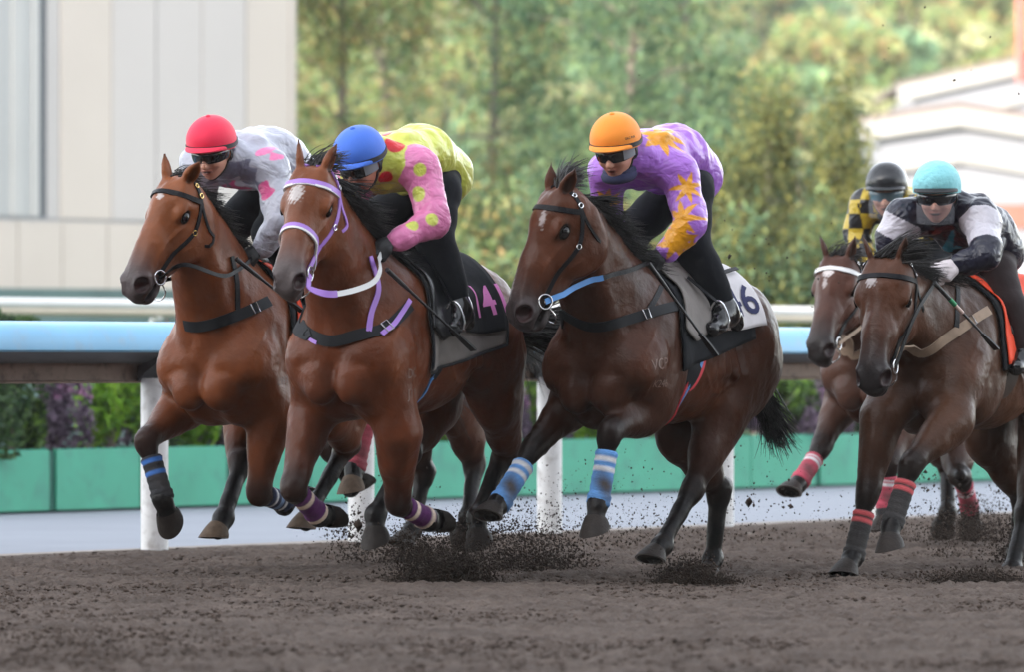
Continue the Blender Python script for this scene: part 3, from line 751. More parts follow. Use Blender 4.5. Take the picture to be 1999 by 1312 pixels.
# ------------------------------------------------------------------ horses
class Frame:
    """Local frame of one horse: x forward, y to its left, z up; origin on the ground under its back."""
    def __init__(self, px, d, az):
        self.d = d; self.az = math.radians(az)
        self.O = np.array([(px - CX) * d / FPX, d, 0.0])
        self.F = np.array([-math.sin(self.az), -math.cos(self.az), 0]); self.L = np.array([math.cos(self.az), -math.sin(self.az), 0])
        self.rz = math.atan2(-math.cos(self.az), -math.sin(self.az))
    def p(self, px, py, l):
        k = (px - CX) / FPX; q = self.O + l * self.L
        f = (k * q[1] - q[0]) / (self.F[0] - k * self.F[1])
        Y = q[1] + f * self.F[1]
        return np.array([f, l, CH + (HY - py) * Y / FPX])
    def solve(self, P, px, py, Lb, l0):
        """Point on the pixel's ray about Lb away from joint P and near the plane y = l0."""
        best = None
        for l in np.linspace(l0 - 0.22, l0 + 0.22, 89):
            c = self.p(px, py, l)
            cost = ((np.linalg.norm(c - P) - Lb) / 0.05) ** 2 + ((l - l0) / 0.07) ** 2
            if best is None or cost < best[0]: best = (cost, c)
        return best[1]
    def world_dir(self, d):
        d = np.asarray(d, float); return np.array([d @ self.F, d @ self.L, d[2]])
    def ray(self, px, py):
        """Camera ray in local coordinates."""
        o = np.array([0, 0, CH]) - self.O; dv = np.array([(px - CX) / FPX, 1.0, (HY - py) / FPX])
        return np.array([o @ self.F, o @ self.L, o[2]]), norm(np.array([dv @ self.F, dv @ self.L, dv[2]]))
    def cast(self, field, px, py, off=0.0):
        o, d = self.ray(px, py); t = np.linalg.norm(o) - 2.2; end = t + 4.5
        while t < end:
            s = field.ev([o + d * t])[0] - off
            if s < 0.0015: return o + d * t
            t += max(min(s, 0.25) * 0.6, 0.002)
        return None

BLACK = (0.0065, 0.0055, 0.0055)

def horse_mats():
    mat("coat", vcol=True, rough=0.37, spec=0.17, noise=0.26, nscale=7, tint=(0.10, 0.055, 0.035, 0.10), bump=0.30, bscale=70, bdist=0.006, wave=(12, 1.5, 1.8), sheen=0.0)
    mat("hair", (0.016, 0.013, 0.012), rough=0.42, spec=0.5, noise=0.3, nscale=40)
    mat("hoof", (0.026, 0.020, 0.017), spec=0.2, rough=0.6, noise=0.3, nscale=30, bump=0.3, bscale=80)
    mat("hoof_pale", (0.11, 0.075, 0.05), spec=0.2, rough=0.7, noise=0.3, nscale=30, bump=0.3, bscale=80)
    mat("eye", (0.006, 0.004, 0.004), rough=0.10, spec=0.45)
    mat("eyelid", (0.010, 0.007, 0.006), rough=0.85, spec=0.1)
    mat("leather", (0.006, 0.006, 0.008), rough=0.5, spec=0.18, noise=0.2, nscale=30, bump=0.2, bscale=90)
    mat("leather_brown", (0.045, 0.028, 0.02), rough=0.45, noise=0.2, nscale=30)
    mat("steel", (0.65, 0.65, 0.66), rough=0.22, metal=1.0)
    mat("steel_worn", (0.35, 0.34, 0.33), rough=0.4, metal=0.8)
    mat("brass", (0.7, 0.5, 0.2), rough=0.25, metal=1.0)
    mat("white_strap", (0.72, 0.72, 0.72), rough=0.4)
    mat("lilac", lin(164, 120, 205), rough=0.45)
    mat("lilac_pale", lin(205, 190, 225), rough=0.5)
    mat("tan_strap", lin(150, 128, 108), rough=0.7, noise=0.2, nscale=20)
    mat("black_web", (0.008, 0.009, 0.012), spec=0.3, rough=0.7, noise=0.2, nscale=30)
    mat("black_cloth", (0.008, 0.009, 0.012), spec=0.2, rough=0.8, noise=0.25, nscale=12, bump=0.3, bscale=25, bdist=0.01)
    mat("grey_cloth", lin(122, 116, 112), rough=0.85, noise=0.15, nscale=12, bump=0.4, bscale=20, bdist=0.012)
    mat("white_cloth", (0.72, 0.69, 0.70), rough=0.8, noise=0.08, nscale=10, bump=0.4, bscale=14, bdist=0.012)
    mat("orange_cloth", lin(235, 70, 28), rough=0.7, noise=0.1, nscale=10)
    mat("blue_web", lin(92, 150, 215), rough=0.6)
    mat("navy_print", lin(30, 36, 84), rough=0.7)
    mat("pink_print", lin(222, 130, 196), rough=0.7)
    mat("brand", lin(122, 98, 88), rough=0.7)
    mat("white_hair", (0.62, 0.60, 0.59), rough=0.6)
    mat("saddle_leather", (0.012, 0.012, 0.014), rough=0.28, spec=0.6, bump=0.15, bscale=60)
horse_mats()

def noise3(P, seed):
    T = np.random.default_rng(seed).random((32, 32, 32)) - 0.5; I = np.floor(P).astype(int); f = P - I; f = f * f * (3 - 2 * f); s = 0
    for a in (0, 1):
        for b in (0, 1):
            for c in (0, 1):
                s = s + T[(I[:, 0] + a) % 32, (I[:, 1] + b) % 32, (I[:, 2] + c) % 32] * (f[:, 0] if a else 1 - f[:, 0]) * (f[:, 1] if b else 1 - f[:, 1]) * (f[:, 2] if c else 1 - f[:, 2])
    return s

def field_mesh(name, F, h, mt, parent, colfn=None, tau=0.022, relief=0.0):
    V, Q = F.mesh(h)
    a, b, c = V[Q[:, 0]], V[Q[:, 1]], V[Q[:, 2]]
    if np.einsum('ij,ij->i', a, np.cross(b, c)).sum() < 0: Q = Q[:, ::-1]
    C = F.colour(V, tau)
    if relief:
        fn = np.cross(V[Q[:, 2]] - V[Q[:, 0]], V[Q[:, 3]] - V[Q[:, 1]]); N = np.zeros_like(V)
        for j in range(4):
            for k in range(3): N[:, k] += np.bincount(Q[:, j], fn[:, k], len(V))
        N /= np.maximum(np.linalg.norm(N, axis=1, keepdims=True), 1e-12)
        q = noise3(V * 9.0, 3) * 0.55 + noise3(V * np.array((22.0, 22.0, 13.0)), 8) * 0.4 + noise3(V * 47.0, 5) * 0.12; V = V + N * (q * relief)[:, None]
    if colfn is not None: C = colfn(V, C)
    return mesh_obj(name, V, np.ascontiguousarray(Q), mt, parent, True, np.clip(C, 0, 1))

def strands(roots, n_fn, count, length, radius, seg=6, sides=3):
    """Hair: count tapering strands; n_fn(u, rng) -> root, initial direction, bend vector, length factor."""
    g_V, g_F = [], []
    for i in range(count):
        r, d, bend, lf = n_fn(i / count)
        Ls = length * lf; P = [r]; dd = norm(d)
        for s in range(seg):
            dd = norm(dd + bend * (1.0 / seg)); P.append(P[-1] + dd * Ls / seg)
        P = np.array(P); n = len(P); o = len(g_V)
        u = norm(np.cross(dd, RNG.normal(size=3))); v = norm(np.cross(dd, u))
        for j in range(n):
            rr = radius * (1 - 0.85 * (j / (n - 1)) ** 1.5)
            for k in range(sides):
                a = 2 * math.pi * k / sides
                g_V.append(P[j] + rr * (math.cos(a) * u + math.sin(a) * v))
        for j in range(n - 1):
            for k in range(sides):
                a, b = o + j * sides + k, o + j * sides + (k + 1) % sides
                g_F.append((a, b, b + sides, a + sides))
    return np.array(g_V), np.array(g_F, dtype=np.int32)

def wrap_text(field, txt, c, right, up, size, mt, name, parent, off=0.004, center=0.0, flat=None):
    """Lettering laid on a surface: c anchor, right/up directions (local), size = cap height."""
    cu = bpy.data.curves.new(name, 'FONT'); cu.body = txt; cu.size = 1.0; cu.align_x = 'CENTER'; cu.align_y = 'CENTER'
    cu.resolution_u = 3; cu.offset = 0.0 if 'brand' in name else 0.012
    to = bpy.data.objects.new(name, cu); COL.objects.link(to)
    dg = bpy.context.evaluated_depsgraph_get(); me = to.evaluated_get(dg).to_mesh()
    V = np.array([v.co[:] for v in me.vertices]); Fc = [tuple(p.vertices) for p in me.polygons]
    to.to_mesh_clear(); bpy.data.objects.remove(to); bpy.data.curves.remove(cu)
    right, up = norm(right), norm(up); s = size / 0.7
    bm = bmesh.new(); vs = [bm.verts.new(v) for v in V]
    for f in Fc:
        try: bm.faces.new([vs[i] for i in f])
        except ValueError: pass
    bmesh.ops.remove_doubles(bm, verts=bm.verts, dist=1e-5); bmesh.ops.triangulate(bm, faces=bm.faces)
    for _ in range(4):
        eg = [e for e in bm.edges if e.calc_length() * s > 0.016]
        if eg: bmesh.ops.subdivide_edges(bm, edges=eg, cuts=1); bmesh.ops.triangulate(bm, faces=[f for f in bm.faces if len(f.verts) > 3])
    bm.verts.index_update(); V = np.array([v.co[:] for v in bm.verts]); Fc = [tuple(v.index for v in f.verts) for f in bm.faces]; bm.free()
    P = np.asarray(c) + V[:, :1] * s * right + V[:, 1:2] * s * up
    if flat is None: P = field.project(P, off)
    return mesh_obj(name, P, Fc, mt, parent, False)

def shrink_strap(field, pts, wd, th, off=0.004, n=8):
    P = field.project(spline(pts, n), off)
    for _ in range(2): P[1:-1] = 0.5 * P[1:-1] + 0.25 * (P[:-2] + P[2:])
    return P, field.grad(P)

def drape(field, f0, f1, thmax, off=0.012, th=0.010, nf=26, nt=44, zc=1.08, thmin=None, skew=0.0):
    """Cloth lying over the back between f0 and f1, hanging to angle thmax(t) each side (0 = top)."""
    ts = np.linspace(0, 1, nf); out = []
    for t in ts:
        lo, hi = (-thmax(t), thmax(t)) if thmin is None else (thmin(t), thmax(t))
        for a in np.linspace(lo, hi, nt):
            f = f0 + (f1 - f0) * t + skew * (1 - math.cos(a))
            out.append((f, math.sin(a), math.cos(a)))
    A = np.array(out); c = np.stack([A[:, 0], 0 * A[:, 0], np.full(len(A), zc)], 1); d = np.stack([0 * A[:, 0], A[:, 1], A[:, 2]], 1)
    r = np.full(len(A), 0.85)
    for _ in range(40):
        s = field.ev(c + d * r[:, None]) - off
        r -= np.clip(s, -0.05, 0.08) * 0.8
    P = c + d * r[:, None]; N = field.grad(P)
    G = P.reshape(nf, nt, 3)
    for _ in range(2):
        H = G.copy(); H[1:-1] = 0.5 * G[1:-1] + 0.25 * (G[:-2] + G[2:]); G = H
    P = G.reshape(-1, 3)
    # keep the cloth clear of the body after smoothing
    s = field.ev(P); P = P + N * np.maximum(off - s, 0)[:, None]
    n = nf * nt; V = np.vstack([P + N * th, P]); Fc = []
    for i in range(nf - 1):
        for j in range(nt - 1):
            a = i * nt + j; q = (a, a + 1, a + nt + 1, a + nt)
            Fc.append(q); Fc.append(tuple(n + x for x in reversed(q)))
    per = [j for j in range(nt)] + [i * nt + nt - 1 for i in range(1, nf)] + [(nf - 1) * nt + j for j in range(nt - 2, -1, -1)] + [i * nt for i in range(nf - 2, 0, -1)]
    for i in range(len(per)):
        a, b = per[i], per[(i + 1) % len(per)]
        Fc.append((b, a, n + a, n + b))
    return V, np.array(Fc, dtype=np.int32)

class Horse: pass

def build_horse(S):
    """S: dictionary with the pose and looks of one horse."""
    H = Horse(); fr = H.fr = Frame(*S["place"]); H.S = S
    body, dark, face = S["coat"], S.get("points", BLACK), S.get("face", S["coat"])
    muz = S.get("muzzle", (0.055, 0.045, 0.045))
    dz = S.get("dz", 0.0); pitch = S.get("pitch", 0.0)
    def T(f, l, u): return np.array([f, l, u + dz + pitch * (f - 0.2)])
    F = H.F = Field()
    belly = S.get("belly", body); mixd = tuple(np.array(body) * 0.45 + np.array(dark) * 0.55)
    # trunk
    F.ell(T(0.11, 0, 1.14), (0.57, 0.280, 0.355), k=0.10, col=body)
    F.ell(T(0.44, 0, 1.13), (0.33, 0.28, 0.38), k=0.12, col=body)
    F.cone(T(0.42, 0, 1.46), T(-0.02, 0, 1.41), 0.085, 0.10, k=0.14, col=body)
    F.cone(T(0.0, 0, 1.36), T(-0.5, 0, 1.38), 0.15, 0.15, k=0.12, col=body)
    F.ell(T(-0.06, 0, 1.045), (0.38, 0.258, 0.250), k=0.14, col=belly)
    F.ell(T(-0.52, 0, 1.26), (0.36, 0.265, 0.275), k=0.10, col=body)
    for s in (-1, 1):
        F.ell(T(-0.60, s * 0.15, 1.14), (0.26, 0.15, 0.31), k=0.08, col=body)
        F.cone(T(0.36, s * 0.15, 1.36), T(0.62, s * 0.185, 1.06), 0.095, 0.11, k=0.09, col=body)
        F.ell(T(0.42, s * 0.215, 1.00), (0.16, 0.085, 0.20), k=0.06, col=body)
        F.ell(T(0.665, s * 0.105, 0.985), (0.115, 0.108, 0.165), k=0.028, col=body)     # pectorals
        F.ell(T(0.50, s * 0.10, 0.84), (0.16, 0.09, 0.10), k=0.06, col=body)
    def groove(a, b, ra, rb, k): F.cone(a, b, ra, rb, k=k, col=body, op=-1)
    groove(T(0.80, 0, 1.10), T(0.74, 0, 0.86), 0.016, 0.020, 0.035)                                  # breast cleft
    for s in (-1, 1):
        F.ell(T(0.72, s * 0.082, 0.925), (0.075, 0.085, 0.105), k=0.032, col=body)                     # lower breast lobes
        groove(T(0.835, s * 0.045, 1.045), T(0.735, s * 0.22, 1.00), 0.004, 0.010, 0.055)
        F.cone(T(0.58, s * 0.215, 1.12), T(0.66, s * 0.205, 1.02), 0.075, 0.072, k=0.03, col=body)     # point of shoulder
        F.cone(T(0.30, s * 0.21, 1.38), T(0.50, s * 0.255, 1.13), 0.045, 0.060, k=0.05, col=body)      # shoulder blade
        F.ell(T(0.36, s * 0.265, 1.06), (0.12, 0.045, 0.16), k=0.025, col=body)                        # triceps
        groove(T(0.70, s * 0.215, 1.10), T(0.665, s * 0.205, 0.86), 0.012, 0.018, 0.04)
        groove(T(0.50, s * 0.335, 1.25), T(0.46, s * 0.345, 0.94), 0.022, 0.022, 0.05)
        groove(T(0.22, s * 0.355, 1.16), T(0.24, s * 0.25, 0.80), 0.016, 0.03, 0.06)
        groove(T(-0.33, s * 0.36, 1.26), T(-0.30, s * 0.32, 1.02), 0.05, 0.04, 0.09)                   # flank
        groove(T(-0.62, s * 0.34, 1.34), T(-0.78, s * 0.285, 0.98), 0.014, 0.02, 0.06)
        F.ell(T(-0.44, s * 0.215, 1.10), (0.13, 0.07, 0.22), k=0.05, col=body)                         # thigh front
        for i in range(5): F.cone(T(0.02 - i * 0.075, s * 0.20, 1.33), T(-0.02 - i * 0.085, s * 0.262, 1.02), 0.040, 0.030, k=0.03, col=body)
    # legs
    H.legs = {}
    hoofs = []
    for key in ("RF", "LF", "RH", "LH"):
        s = -1 if key[0] == "R" else 1; J = S["legs"][key]; l0 = s * 0.155
        def J_(prev, v, Lb, l):
            return np.array(v, float) if len(v) == 3 and abs(v[0]) < 5 else fr.solve(prev, v[0], v[1], Lb, v[2] if len(v) > 2 else l)
        if key[1] == "F":
            sp = T(0.60, s * 0.175, 1.04)
            el = J_(sp, J[0], 0.30, s * 0.19); kn = J_(el, J[1], 0.40, l0); fe = J_(kn, J[2], 0.29, l0); to = J_(fe, J[3], 0.17, l0)
            F.cone(sp, el, 0.125, 0.105, k=0.09, col=body)
            d = norm(kn - el); 
            F.cone(el, kn, 0.104, 0.057, k=0.05, col=body, col2=mixd)
            m = el + d * 0.10; back = norm(np.cross(d, (0, 1, 0)))
            F.ell(m, (0.17, 0.085, 0.10), R=[d, np.cross(back, d), back], k=0.05, col=body)
            F.cone(el + d * 0.04 + np.array([0.045, s * 0.03, 0]), el + d * 0.30 + np.array([0.012, s * 0.012, 0]), 0.056, 0.030, k=0.02, col=body, col2=mixd)
            bk0 = norm(np.cross(norm(fe - kn), (0, 1, 0)) * 1.0); bk0 = -bk0 if bk0[0] > 0 else bk0
            F.cone(kn - d * 0.03, kn + norm(fe - kn) * 0.035, 0.064, 0.055, k=0.02, col=dark)
            F.cone(kn + bk0 * -0.012, kn + bk0 * -0.012 + norm(fe - kn) * 0.012, 0.052, 0.050, k=0.012, col=dark)
            F.cone(kn, fe, 0.042, 0.036, k=0.03, col=dark)
            c = norm(fe - kn); bk = norm(np.cross(c, (0, 1, 0)) * 1.0)
            if bk[0] > 0 and abs(c[2]) > 0.3: bk = -bk
            F.cone(kn + c * 0.04 + bk * 0.026, fe + bk * 0.022, 0.022, 0.024, k=0.012, col=dark)
            F.cone(fe, fe + bk * 0.014, 0.050, 0.046, k=0.025, col=dark)
            top, low = kn, fe
        else:
            hp = T(-0.55, s * 0.15, 1.15)
            st = J_(hp, J[0], 0.36, s * 0.17); hk = J_(st, J[1], 0.43, s * 0.15); fe = J_(hk, J[2], 0.37, s * 0.14); to = J_(fe, J[3], 0.17, s * 0.14)
            F.cone(hp, st, 0.21, 0.14, k=0.10, col=body, side=(0, 1, 0), q=0.72)
            d = norm(hk - st)
            F.cone(st, hk, 0.138, 0.058, k=0.07, col=body, col2=mixd, side=(0, 1, 0), q=0.8)
            F.cone(T(-0.74, s * 0.15, 1.04), st + d * 0.25 + np.array([-0.03, 0, 0]), 0.13, 0.075, k=0.10, col=body, side=(0, 1, 0), q=0.8)
            c = norm(fe - hk)
            F.cone(hk, hk + c * 0.04, 0.062, 0.054, k=0.03, col=dark)
            ptv = norm(d - c * 0.25) ; 
            F.cone(hk, hk - norm(c) * 0.055 + norm(d) * 0.05, 0.044, 0.033, k=0.03, col=dark)
            F.cone(hk, fe, 0.048, 0.040, k=0.03, col=dark)
            F.cone(fe, fe + np.array([-0.012, 0, 0]), 0.052, 0.050, k=0.025, col=dark)
            top, low = hk, fe
        pd = norm(to - fe)
        pa = fe + pd * 0.085
        F.cone(fe, pa, 0.042, 0.049, k=0.03, col=dark)
        hoofs.append((pa, pd, s, key)); H.legs[key] = (top, low, to)
        if S.get("print_legs"):
            print("LEG", S["name"], key, "lens", [round(float(np.linalg.norm(b - a)), 2) for a, b in ([(sp, el), (el, kn), (kn, fe), (fe, to)] if key[1] == "F" else [(hp, st), (st, hk), (hk, fe), (fe, to)])],
                  [np.round(x, 2).tolist() for x in ((el, kn, fe, to) if key[1] == "F" else (st, hk, fe, to))])
    # head
    hd = S["head"]
    poll = H.poll = fr.p(*hd["poll"]) if abs(hd["poll"][0]) > 5 else np.array(hd["poll"], float)
    dl = math.radians(hd["az"]) - fr.az; el_ = math.radians(hd["el"])
    hx = np.array([math.cos(dl), -math.sin(dl), 0.0])
    a = hx * math.cos(el_) - np.array([0, 0, 1.0]) * math.sin(el_)
    n = hx * math.sin(el_) + np.array([0, 0, 1.0]) * math.cos(el_)
    sd = np.cross(n, a)
    ro = math.radians(hd.get("roll", 0)); n, sd = n * math.cos(ro) + sd * math.sin(ro), sd * math.cos(ro) - n * math.sin(ro)
    sc = hd.get("size", 1.0)
    R = np.array([a, sd, n]); H.R = R
    wd = hd.get("wide", 1.0)
    def h(x, y, z): return poll + sc * (a * x + sd * y * wd + n * z)
    H.h = h
    def E(c, r, k, col, op=1): F.ell(h(*c), np.array(r) * sc * np.array((1, 1.1 * wd, 1.1)), R, k, col, op)
    E((0.10, 0, -0.075), (0.15, 0.095, 0.10), 0.06, face)
    F.cone(h(0.12, 0, -0.07), h(0.33, 0, -0.065), 0.092 * sc, 0.070 * sc, k=0.05, col=face)
    F.cone(h(0.33, 0, -0.065), h(0.52, 0, -0.07), 0.070 * sc, 0.058 * sc, k=0.05, col=face, col2=muz)
    F.cone(h(0.14, 0, -0.012), h(0.50, 0, -0.028), 0.045 * sc, 0.026 * sc, k=0.05, col=face, col2=muz)
    for s in (-1, 1):
        E((0.175, s * 0.057, -0.160), (0.155, 0.042, 0.142), 0.012, face)                # cheek
        F.cone(h(0.30, s * 0.060, -0.135), h(0.43, s * 0.048, -0.125), 0.018 * sc, 0.012 * sc, k=0.02, col=face)
        F.cone(h(0.03, s * 0.050, -0.005), h(0.11, s * 0.062, -0.015), 0.030 * sc, 0.026 * sc, k=0.02, col=face)      # temple
        F.cone(h(0.235, s * 0.030, -0.004), h(0.30, s * 0.045, -0.03), 0.012 * sc, 0.010 * sc, k=0.02, col=face)
        F.cone(h(0.25, s * 0.028, -0.215), h(0.47, s * 0.02, -0.150), 0.042 * sc, 0.030 * sc, k=0.04, col=face, col2=muz)
        E((0.152, s * 0.090, -0.044), (0.058, 0.026, 0.026), 0.018, face)                # brow
        F.cone(h(0.21, s * 0.074, -0.092), h(0.40, s * 0.054, -0.086), 0.017 * sc, 0.010 * sc, k=0.014, col=face)   # facial crest
        F.cone(h(0.36, s * 0.030, -0.02), h(0.53, s * 0.036, -0.035), 0.022 * sc, 0.022 * sc, k=0.03, col=face, col2=muz)
        E((0.548, s * 0.048, -0.062), (0.056, 0.026, 0.048), 0.016, muz)                # nostril wing
        E((0.06, s * 0.07, -0.11), (0.075, 0.03, 0.09), 0.05, face)
    E((0.53, 0, -0.085), (0.080, 0.050, 0.055), 0.04, muz)
    E((0.592, 0, -0.105), (0.030, 0.042, 0.050), 0.02, muz)
    E((0.555, 0, -0.165), (0.046, 0.036, 0.024), 0.012, muz)
    E((0.515, 0, -0.172), (0.040, 0.026, 0.022), 0.02, muz)
    # veins and sinews that stand out under the thin skin of the face and neck
    def vein(pts, r): 
        q = F.project(spline(pts, 2), -0.001, 6)
        for i in range(len(q) - 1): F.cone(q[i], q[i + 1], r, r, k=0.008, col=face)
    for s in (-1, 1):
        vein([h(0.20, s * 0.09, -0.10), h(0.28, s * 0.08, -0.075), h(0.36, s * 0.065, -0.06), h(0.44, s * 0.055, -0.07)], 0.0065)
        vein([h(0.30, s * 0.07, -0.13), h(0.34, s * 0.065, -0.10), h(0.42, s * 0.058, -0.10)], 0.0055)
        vein([h(0.24, s * 0.08, -0.20), h(0.30, s * 0.07, -0.165), h(0.36, s * 0.06, -0.14)], 0.0055)
        vein([T(0.56, s * 0.25, 1.22), T(0.62, s * 0.22, 1.08), T(0.60, s * 0.21, 0.94)], 0.0065)
        vein([T(0.10, s * 0.32, 1.05), T(0.00, s * 0.31, 0.93), T(-0.14, s * 0.28, 0.90), T(-0.26, s * 0.27, 0.96)], 0.0065)
    # ears
    tips = []
    for s, sw in ((-1, hd.get("earR", (0.3, 0.25))), (1, hd.get("earL", (0.3, 0.25)))):
        base = h(0.005, s * 0.058, -0.02)
        up = norm(-a * sw[0] + sd * s * sw[1] + n * hd.get("ear_n", 0.75))
        tip = base + up * 0.168
        fwd = norm(a * 0.55 + sd * s * 0.75 - up * 0.2); fwd = norm(fwd - up * (fwd @ up)); sdv = np.cross(up, fwd)
        F.ell(base + up * 0.052, (0.072, 0.022, 0.034), [up, fwd, sdv], 0.022, face)
        F.cone(base + up * 0.06, tip, 0.028, 0.002, k=0.02, col=face, col2=(0.02, 0.016, 0.015), side=fwd, q=0.6)
        F.ell(base + up * 0.072 + fwd * 0.020, (0.062, 0.014, 0.020), [up, fwd, sdv], 0.012, tuple(np.array(face) * 0.35), op=-1)
    # carve nostrils, mouth, eye sockets
    for s in (-1, 1):
        F.ell(h(0.566, s * 0.066, -0.046), np.array((0.044, 0.028, 0.034)) * sc, [norm(a * 0.8 + n * 0.55), sd, norm(n * 0.8 - a * 0.55)], 0.010, (0.025, 0.010, 0.010), op=-1)
        F.ell(h(0.535, s * 0.040, -0.142), np.array((0.085, 0.030, 0.007)) * sc, [norm(a + n * 0.12), sd, norm(n - a * 0.12)], 0.006, (0.015, 0.01, 0.01), op=-1)
        F.ell(h(0.169, s * 0.113, -0.077), np.array((0.036, 0.020, 0.023)) * sc, R, 0.014, (0.014, 0.010, 0.009), op=-1)
    # neck
    nb = T(0.42, 0, 1.24); ne = h(0.075, 0, -0.125)
    mid = np.array(hd.get("mid", (0.5, 0.5)))
    up0 = np.array([0, 0, 1.0])
    ctrl = [nb, nb * 0.62 + ne * 0.38 + up0 * hd.get("arch", 0.0) * 0.6, nb * 0.3 + ne * 0.7 + up0 * hd.get("arch", 0.0), ne]
    cs = spline(ctrl, 3); rr = np.interp(np.linspace(0, 1, len(cs)), [0, 0.35, 0.7, 1], [0.29, 0.215, 0.155, 0.118]); 
    qq = np.interp(np.linspace(0, 1, len(cs)), [0, 0.4, 1], [0.80, 0.62, 0.62])
    for i in range(len(cs) - 1):
        sdn = norm(np.array([0, 1.0, 0]) * (1 - i / len(cs)) + sd * (i / len(cs)))
        F.cone(cs[i], cs[i + 1], rr[i], rr[i + 1], k=0.07, col=body, col2=body if i < len(cs) - 2 else face, side=sdn, q=(qq[i] + qq[i + 1]) / 2)
    H.crest = []
    for i in range(len(cs)):
        t = norm(np.gradient(cs, axis=0)[i]); u = norm(np.array([0, 0, 1.0]) * 0.6 + np.array([-0.5, 0, 0]) ); u = norm(u - t * (u @ t))
        H.crest.append(cs[i] + u * rr[i] * 0.96)
    # neck muscle ridge (jugular side) for relief
    for s in (-1, 1):
        F.cone(cs[-2] + np.array([0, s * 0.055, -0.05]), T(0.66, s * 0.10, 1.13), 0.05, 0.06, k=0.05, col=body)
    # ---- mesh
    root = H.root = empty(S["obj"], tuple(fr.O), fr.rz)
    tag(root, S["label"], "horse", "racehorses galloping in the race")
    marks = S.get("marks", [])
    star_c = [(fr.cast(F, m[0], m[1]), m) for m in marks]
    def colfn(V, C):
        # soft waves of slightly lighter and darker coat over the whole body
        nz = (np.sin(V[:, 0] * 7 + V[:, 1] * 5) + np.sin(V[:, 2] * 9 - V[:, 0] * 4)) * 0.06
        C = C * (1 + nz[:, None])
        for c, m in star_c:
            if c is None: continue
            d = V - c; u = d @ sd; v = d @ a; ww = np.abs(d @ n)
            rx, ry = m[2] / 400, m[3] / 400
            e = (u / rx) ** 2 + (v / ry) ** 2 + 0.35 * np.sin(u * 260 + v * 190) + 0.25 * np.sin(v * 330 - u * 120)
            wgt = np.clip((1.1 - e) / 0.5, 0, 1) * (np.linalg.norm(d, axis=1) < 0.13) * m[4]
            C = C * (1 - wgt[:, None]) + np.array((0.62, 0.58, 0.57)) * wgt[:, None]
        return C
    field_mesh("body", F, S.get("voxel", 0.008), _mats["coat"], root, colfn, relief=0.017)
    # hooves: the toe carries on the line of the pastern, the sole lies at an angle to it
    for pa, pd, s, key in hoofs:
        g = Geo(); fw = np.cross(pd, (0, 1.0, 0)); fw = norm(fw - pd * (fw @ pd)); lt = np.cross(pd, fw)
        tilt = math.radians(S.get("hoof_tilt", {}).get(key, 40)); sn = pd * math.cos(tilt) - fw * math.sin(tilt); bf = np.cross(lt, sn); bf = bf if bf @ fw > 0 else -bf
        cb = pa + pd * 0.062 + fw * 0.004; Nn = 24; rings = []
        def ring(t, sc=1.0, lift=0.0):
            for i in range(Nn):
                an = 2 * math.pi * i / Nn; ca, sa = math.cos(an), math.sin(an); ca2 = ca if ca > -0.75 else -0.75
                top = pa - pd * 0.012 + (fw * ca * 0.057 + lt * sa * 0.054)
                bot = cb + (bf * ca2 * 0.082 + lt * sa * 0.076) * sc - sn * lift
                rings.append(top + (bot - top) * t + (top - pa) * 0.06 * math.sin(math.pi * t))
        for t in (0.0, 0.12, 0.4, 0.7, 0.94, 1.0): ring(t)
        ring(1.0, 0.84, 0.0); ring(1.0, 0.70, 0.012); ring(1.0, 0.2, 0.014)
        Fc = [(j * Nn + i, j * Nn + (i + 1) % Nn, (j + 1) * Nn + (i + 1) % Nn, (j + 1) * Nn + i) for j in range(8) for i in range(Nn)]
        Fc.append(tuple(range(8 * Nn, 9 * Nn)))
        mi = [0] * (5 * Nn) + [1] * Nn + [0] * (2 * Nn) + [0]
        o = mesh_obj("hoof", rings, Fc, None, root, True, mats=[_mats["hoof_pale" if key in S.get("pale_hooves", ()) else "hoof"], _mats["steel_worn"]], midx=mi, sharp=True)
    # eyes
    for s in (-1, 1):
        F2 = Field(); F2.ell(h(0.168, s * 0.097, -0.076), np.array((0.032, 0.018, 0.024)) * sc, R, 0.01, (0.01, 0.01, 0.01))
        eo = field_mesh("eye", F2, 0.003, _mats["eye"], root)
        g = Geo(); P = np.array([h(0.168 + 0.036 * math.cos(t), s * (0.105 + 0.010 * math.sin(t)), -0.074 + 0.025 * math.sin(t)) for t in np.linspace(0.25, math.pi - 0.25, 9)])
        g.tube(P, 0.005, 6); g.build("eyelid", _mats["eyelid"], eo)
    # mane, forelock and tail
    cr = spline(H.crest[2:] + [h(-0.01, 0, 0.0)], 6); mn = S.get("mane", {})
    side = mn.get("side", 1); wind = np.array(mn.get("wind", (-0.9, 0.25, 0.1)), float)
    cum = np.linspace(0, 1, len(cr))
    def mane_fn(u):
        u = RNG.random(); p = np.array([np.interp(u, cum, cr[:, k]) for k in range(3)]) + RNG.normal(size=3) * 0.007
        ph = math.sin(u * 37) * 0.25 + math.sin(u * 91 + 1) * 0.18
        tg = norm(np.array([np.interp(u - 0.05, cum, cr[:, k]) - np.interp(u + 0.05, cum, cr[:, k]) for k in range(3)]))
        d = tg * 0.75 + np.array([-0.15, side * 0.38 + ph * 0.3, 0.40 + ph * 0.4]) + RNG.normal(size=3) * 0.09
        b = wind * (0.8 + 0.5 * RNG.random()) + np.array([0, side * 0.5, -0.8]) * (0.6 + 0.6 * RNG.random()) + np.array([0, ph, ph]) + RNG.normal(size=3) * 0.14
        return p - np.array([0, 0, 0.02]), d, b, 0.6 + 0.6 * RNG.random()
    V, Fc = strands(None, mane_fn, int(mn.get("n", 620) * 1.9), mn.get("len", 0.19) * 1.15, 0.0040, 7)
    mesh_obj("mane", V, Fc, _mats["hair"], root)
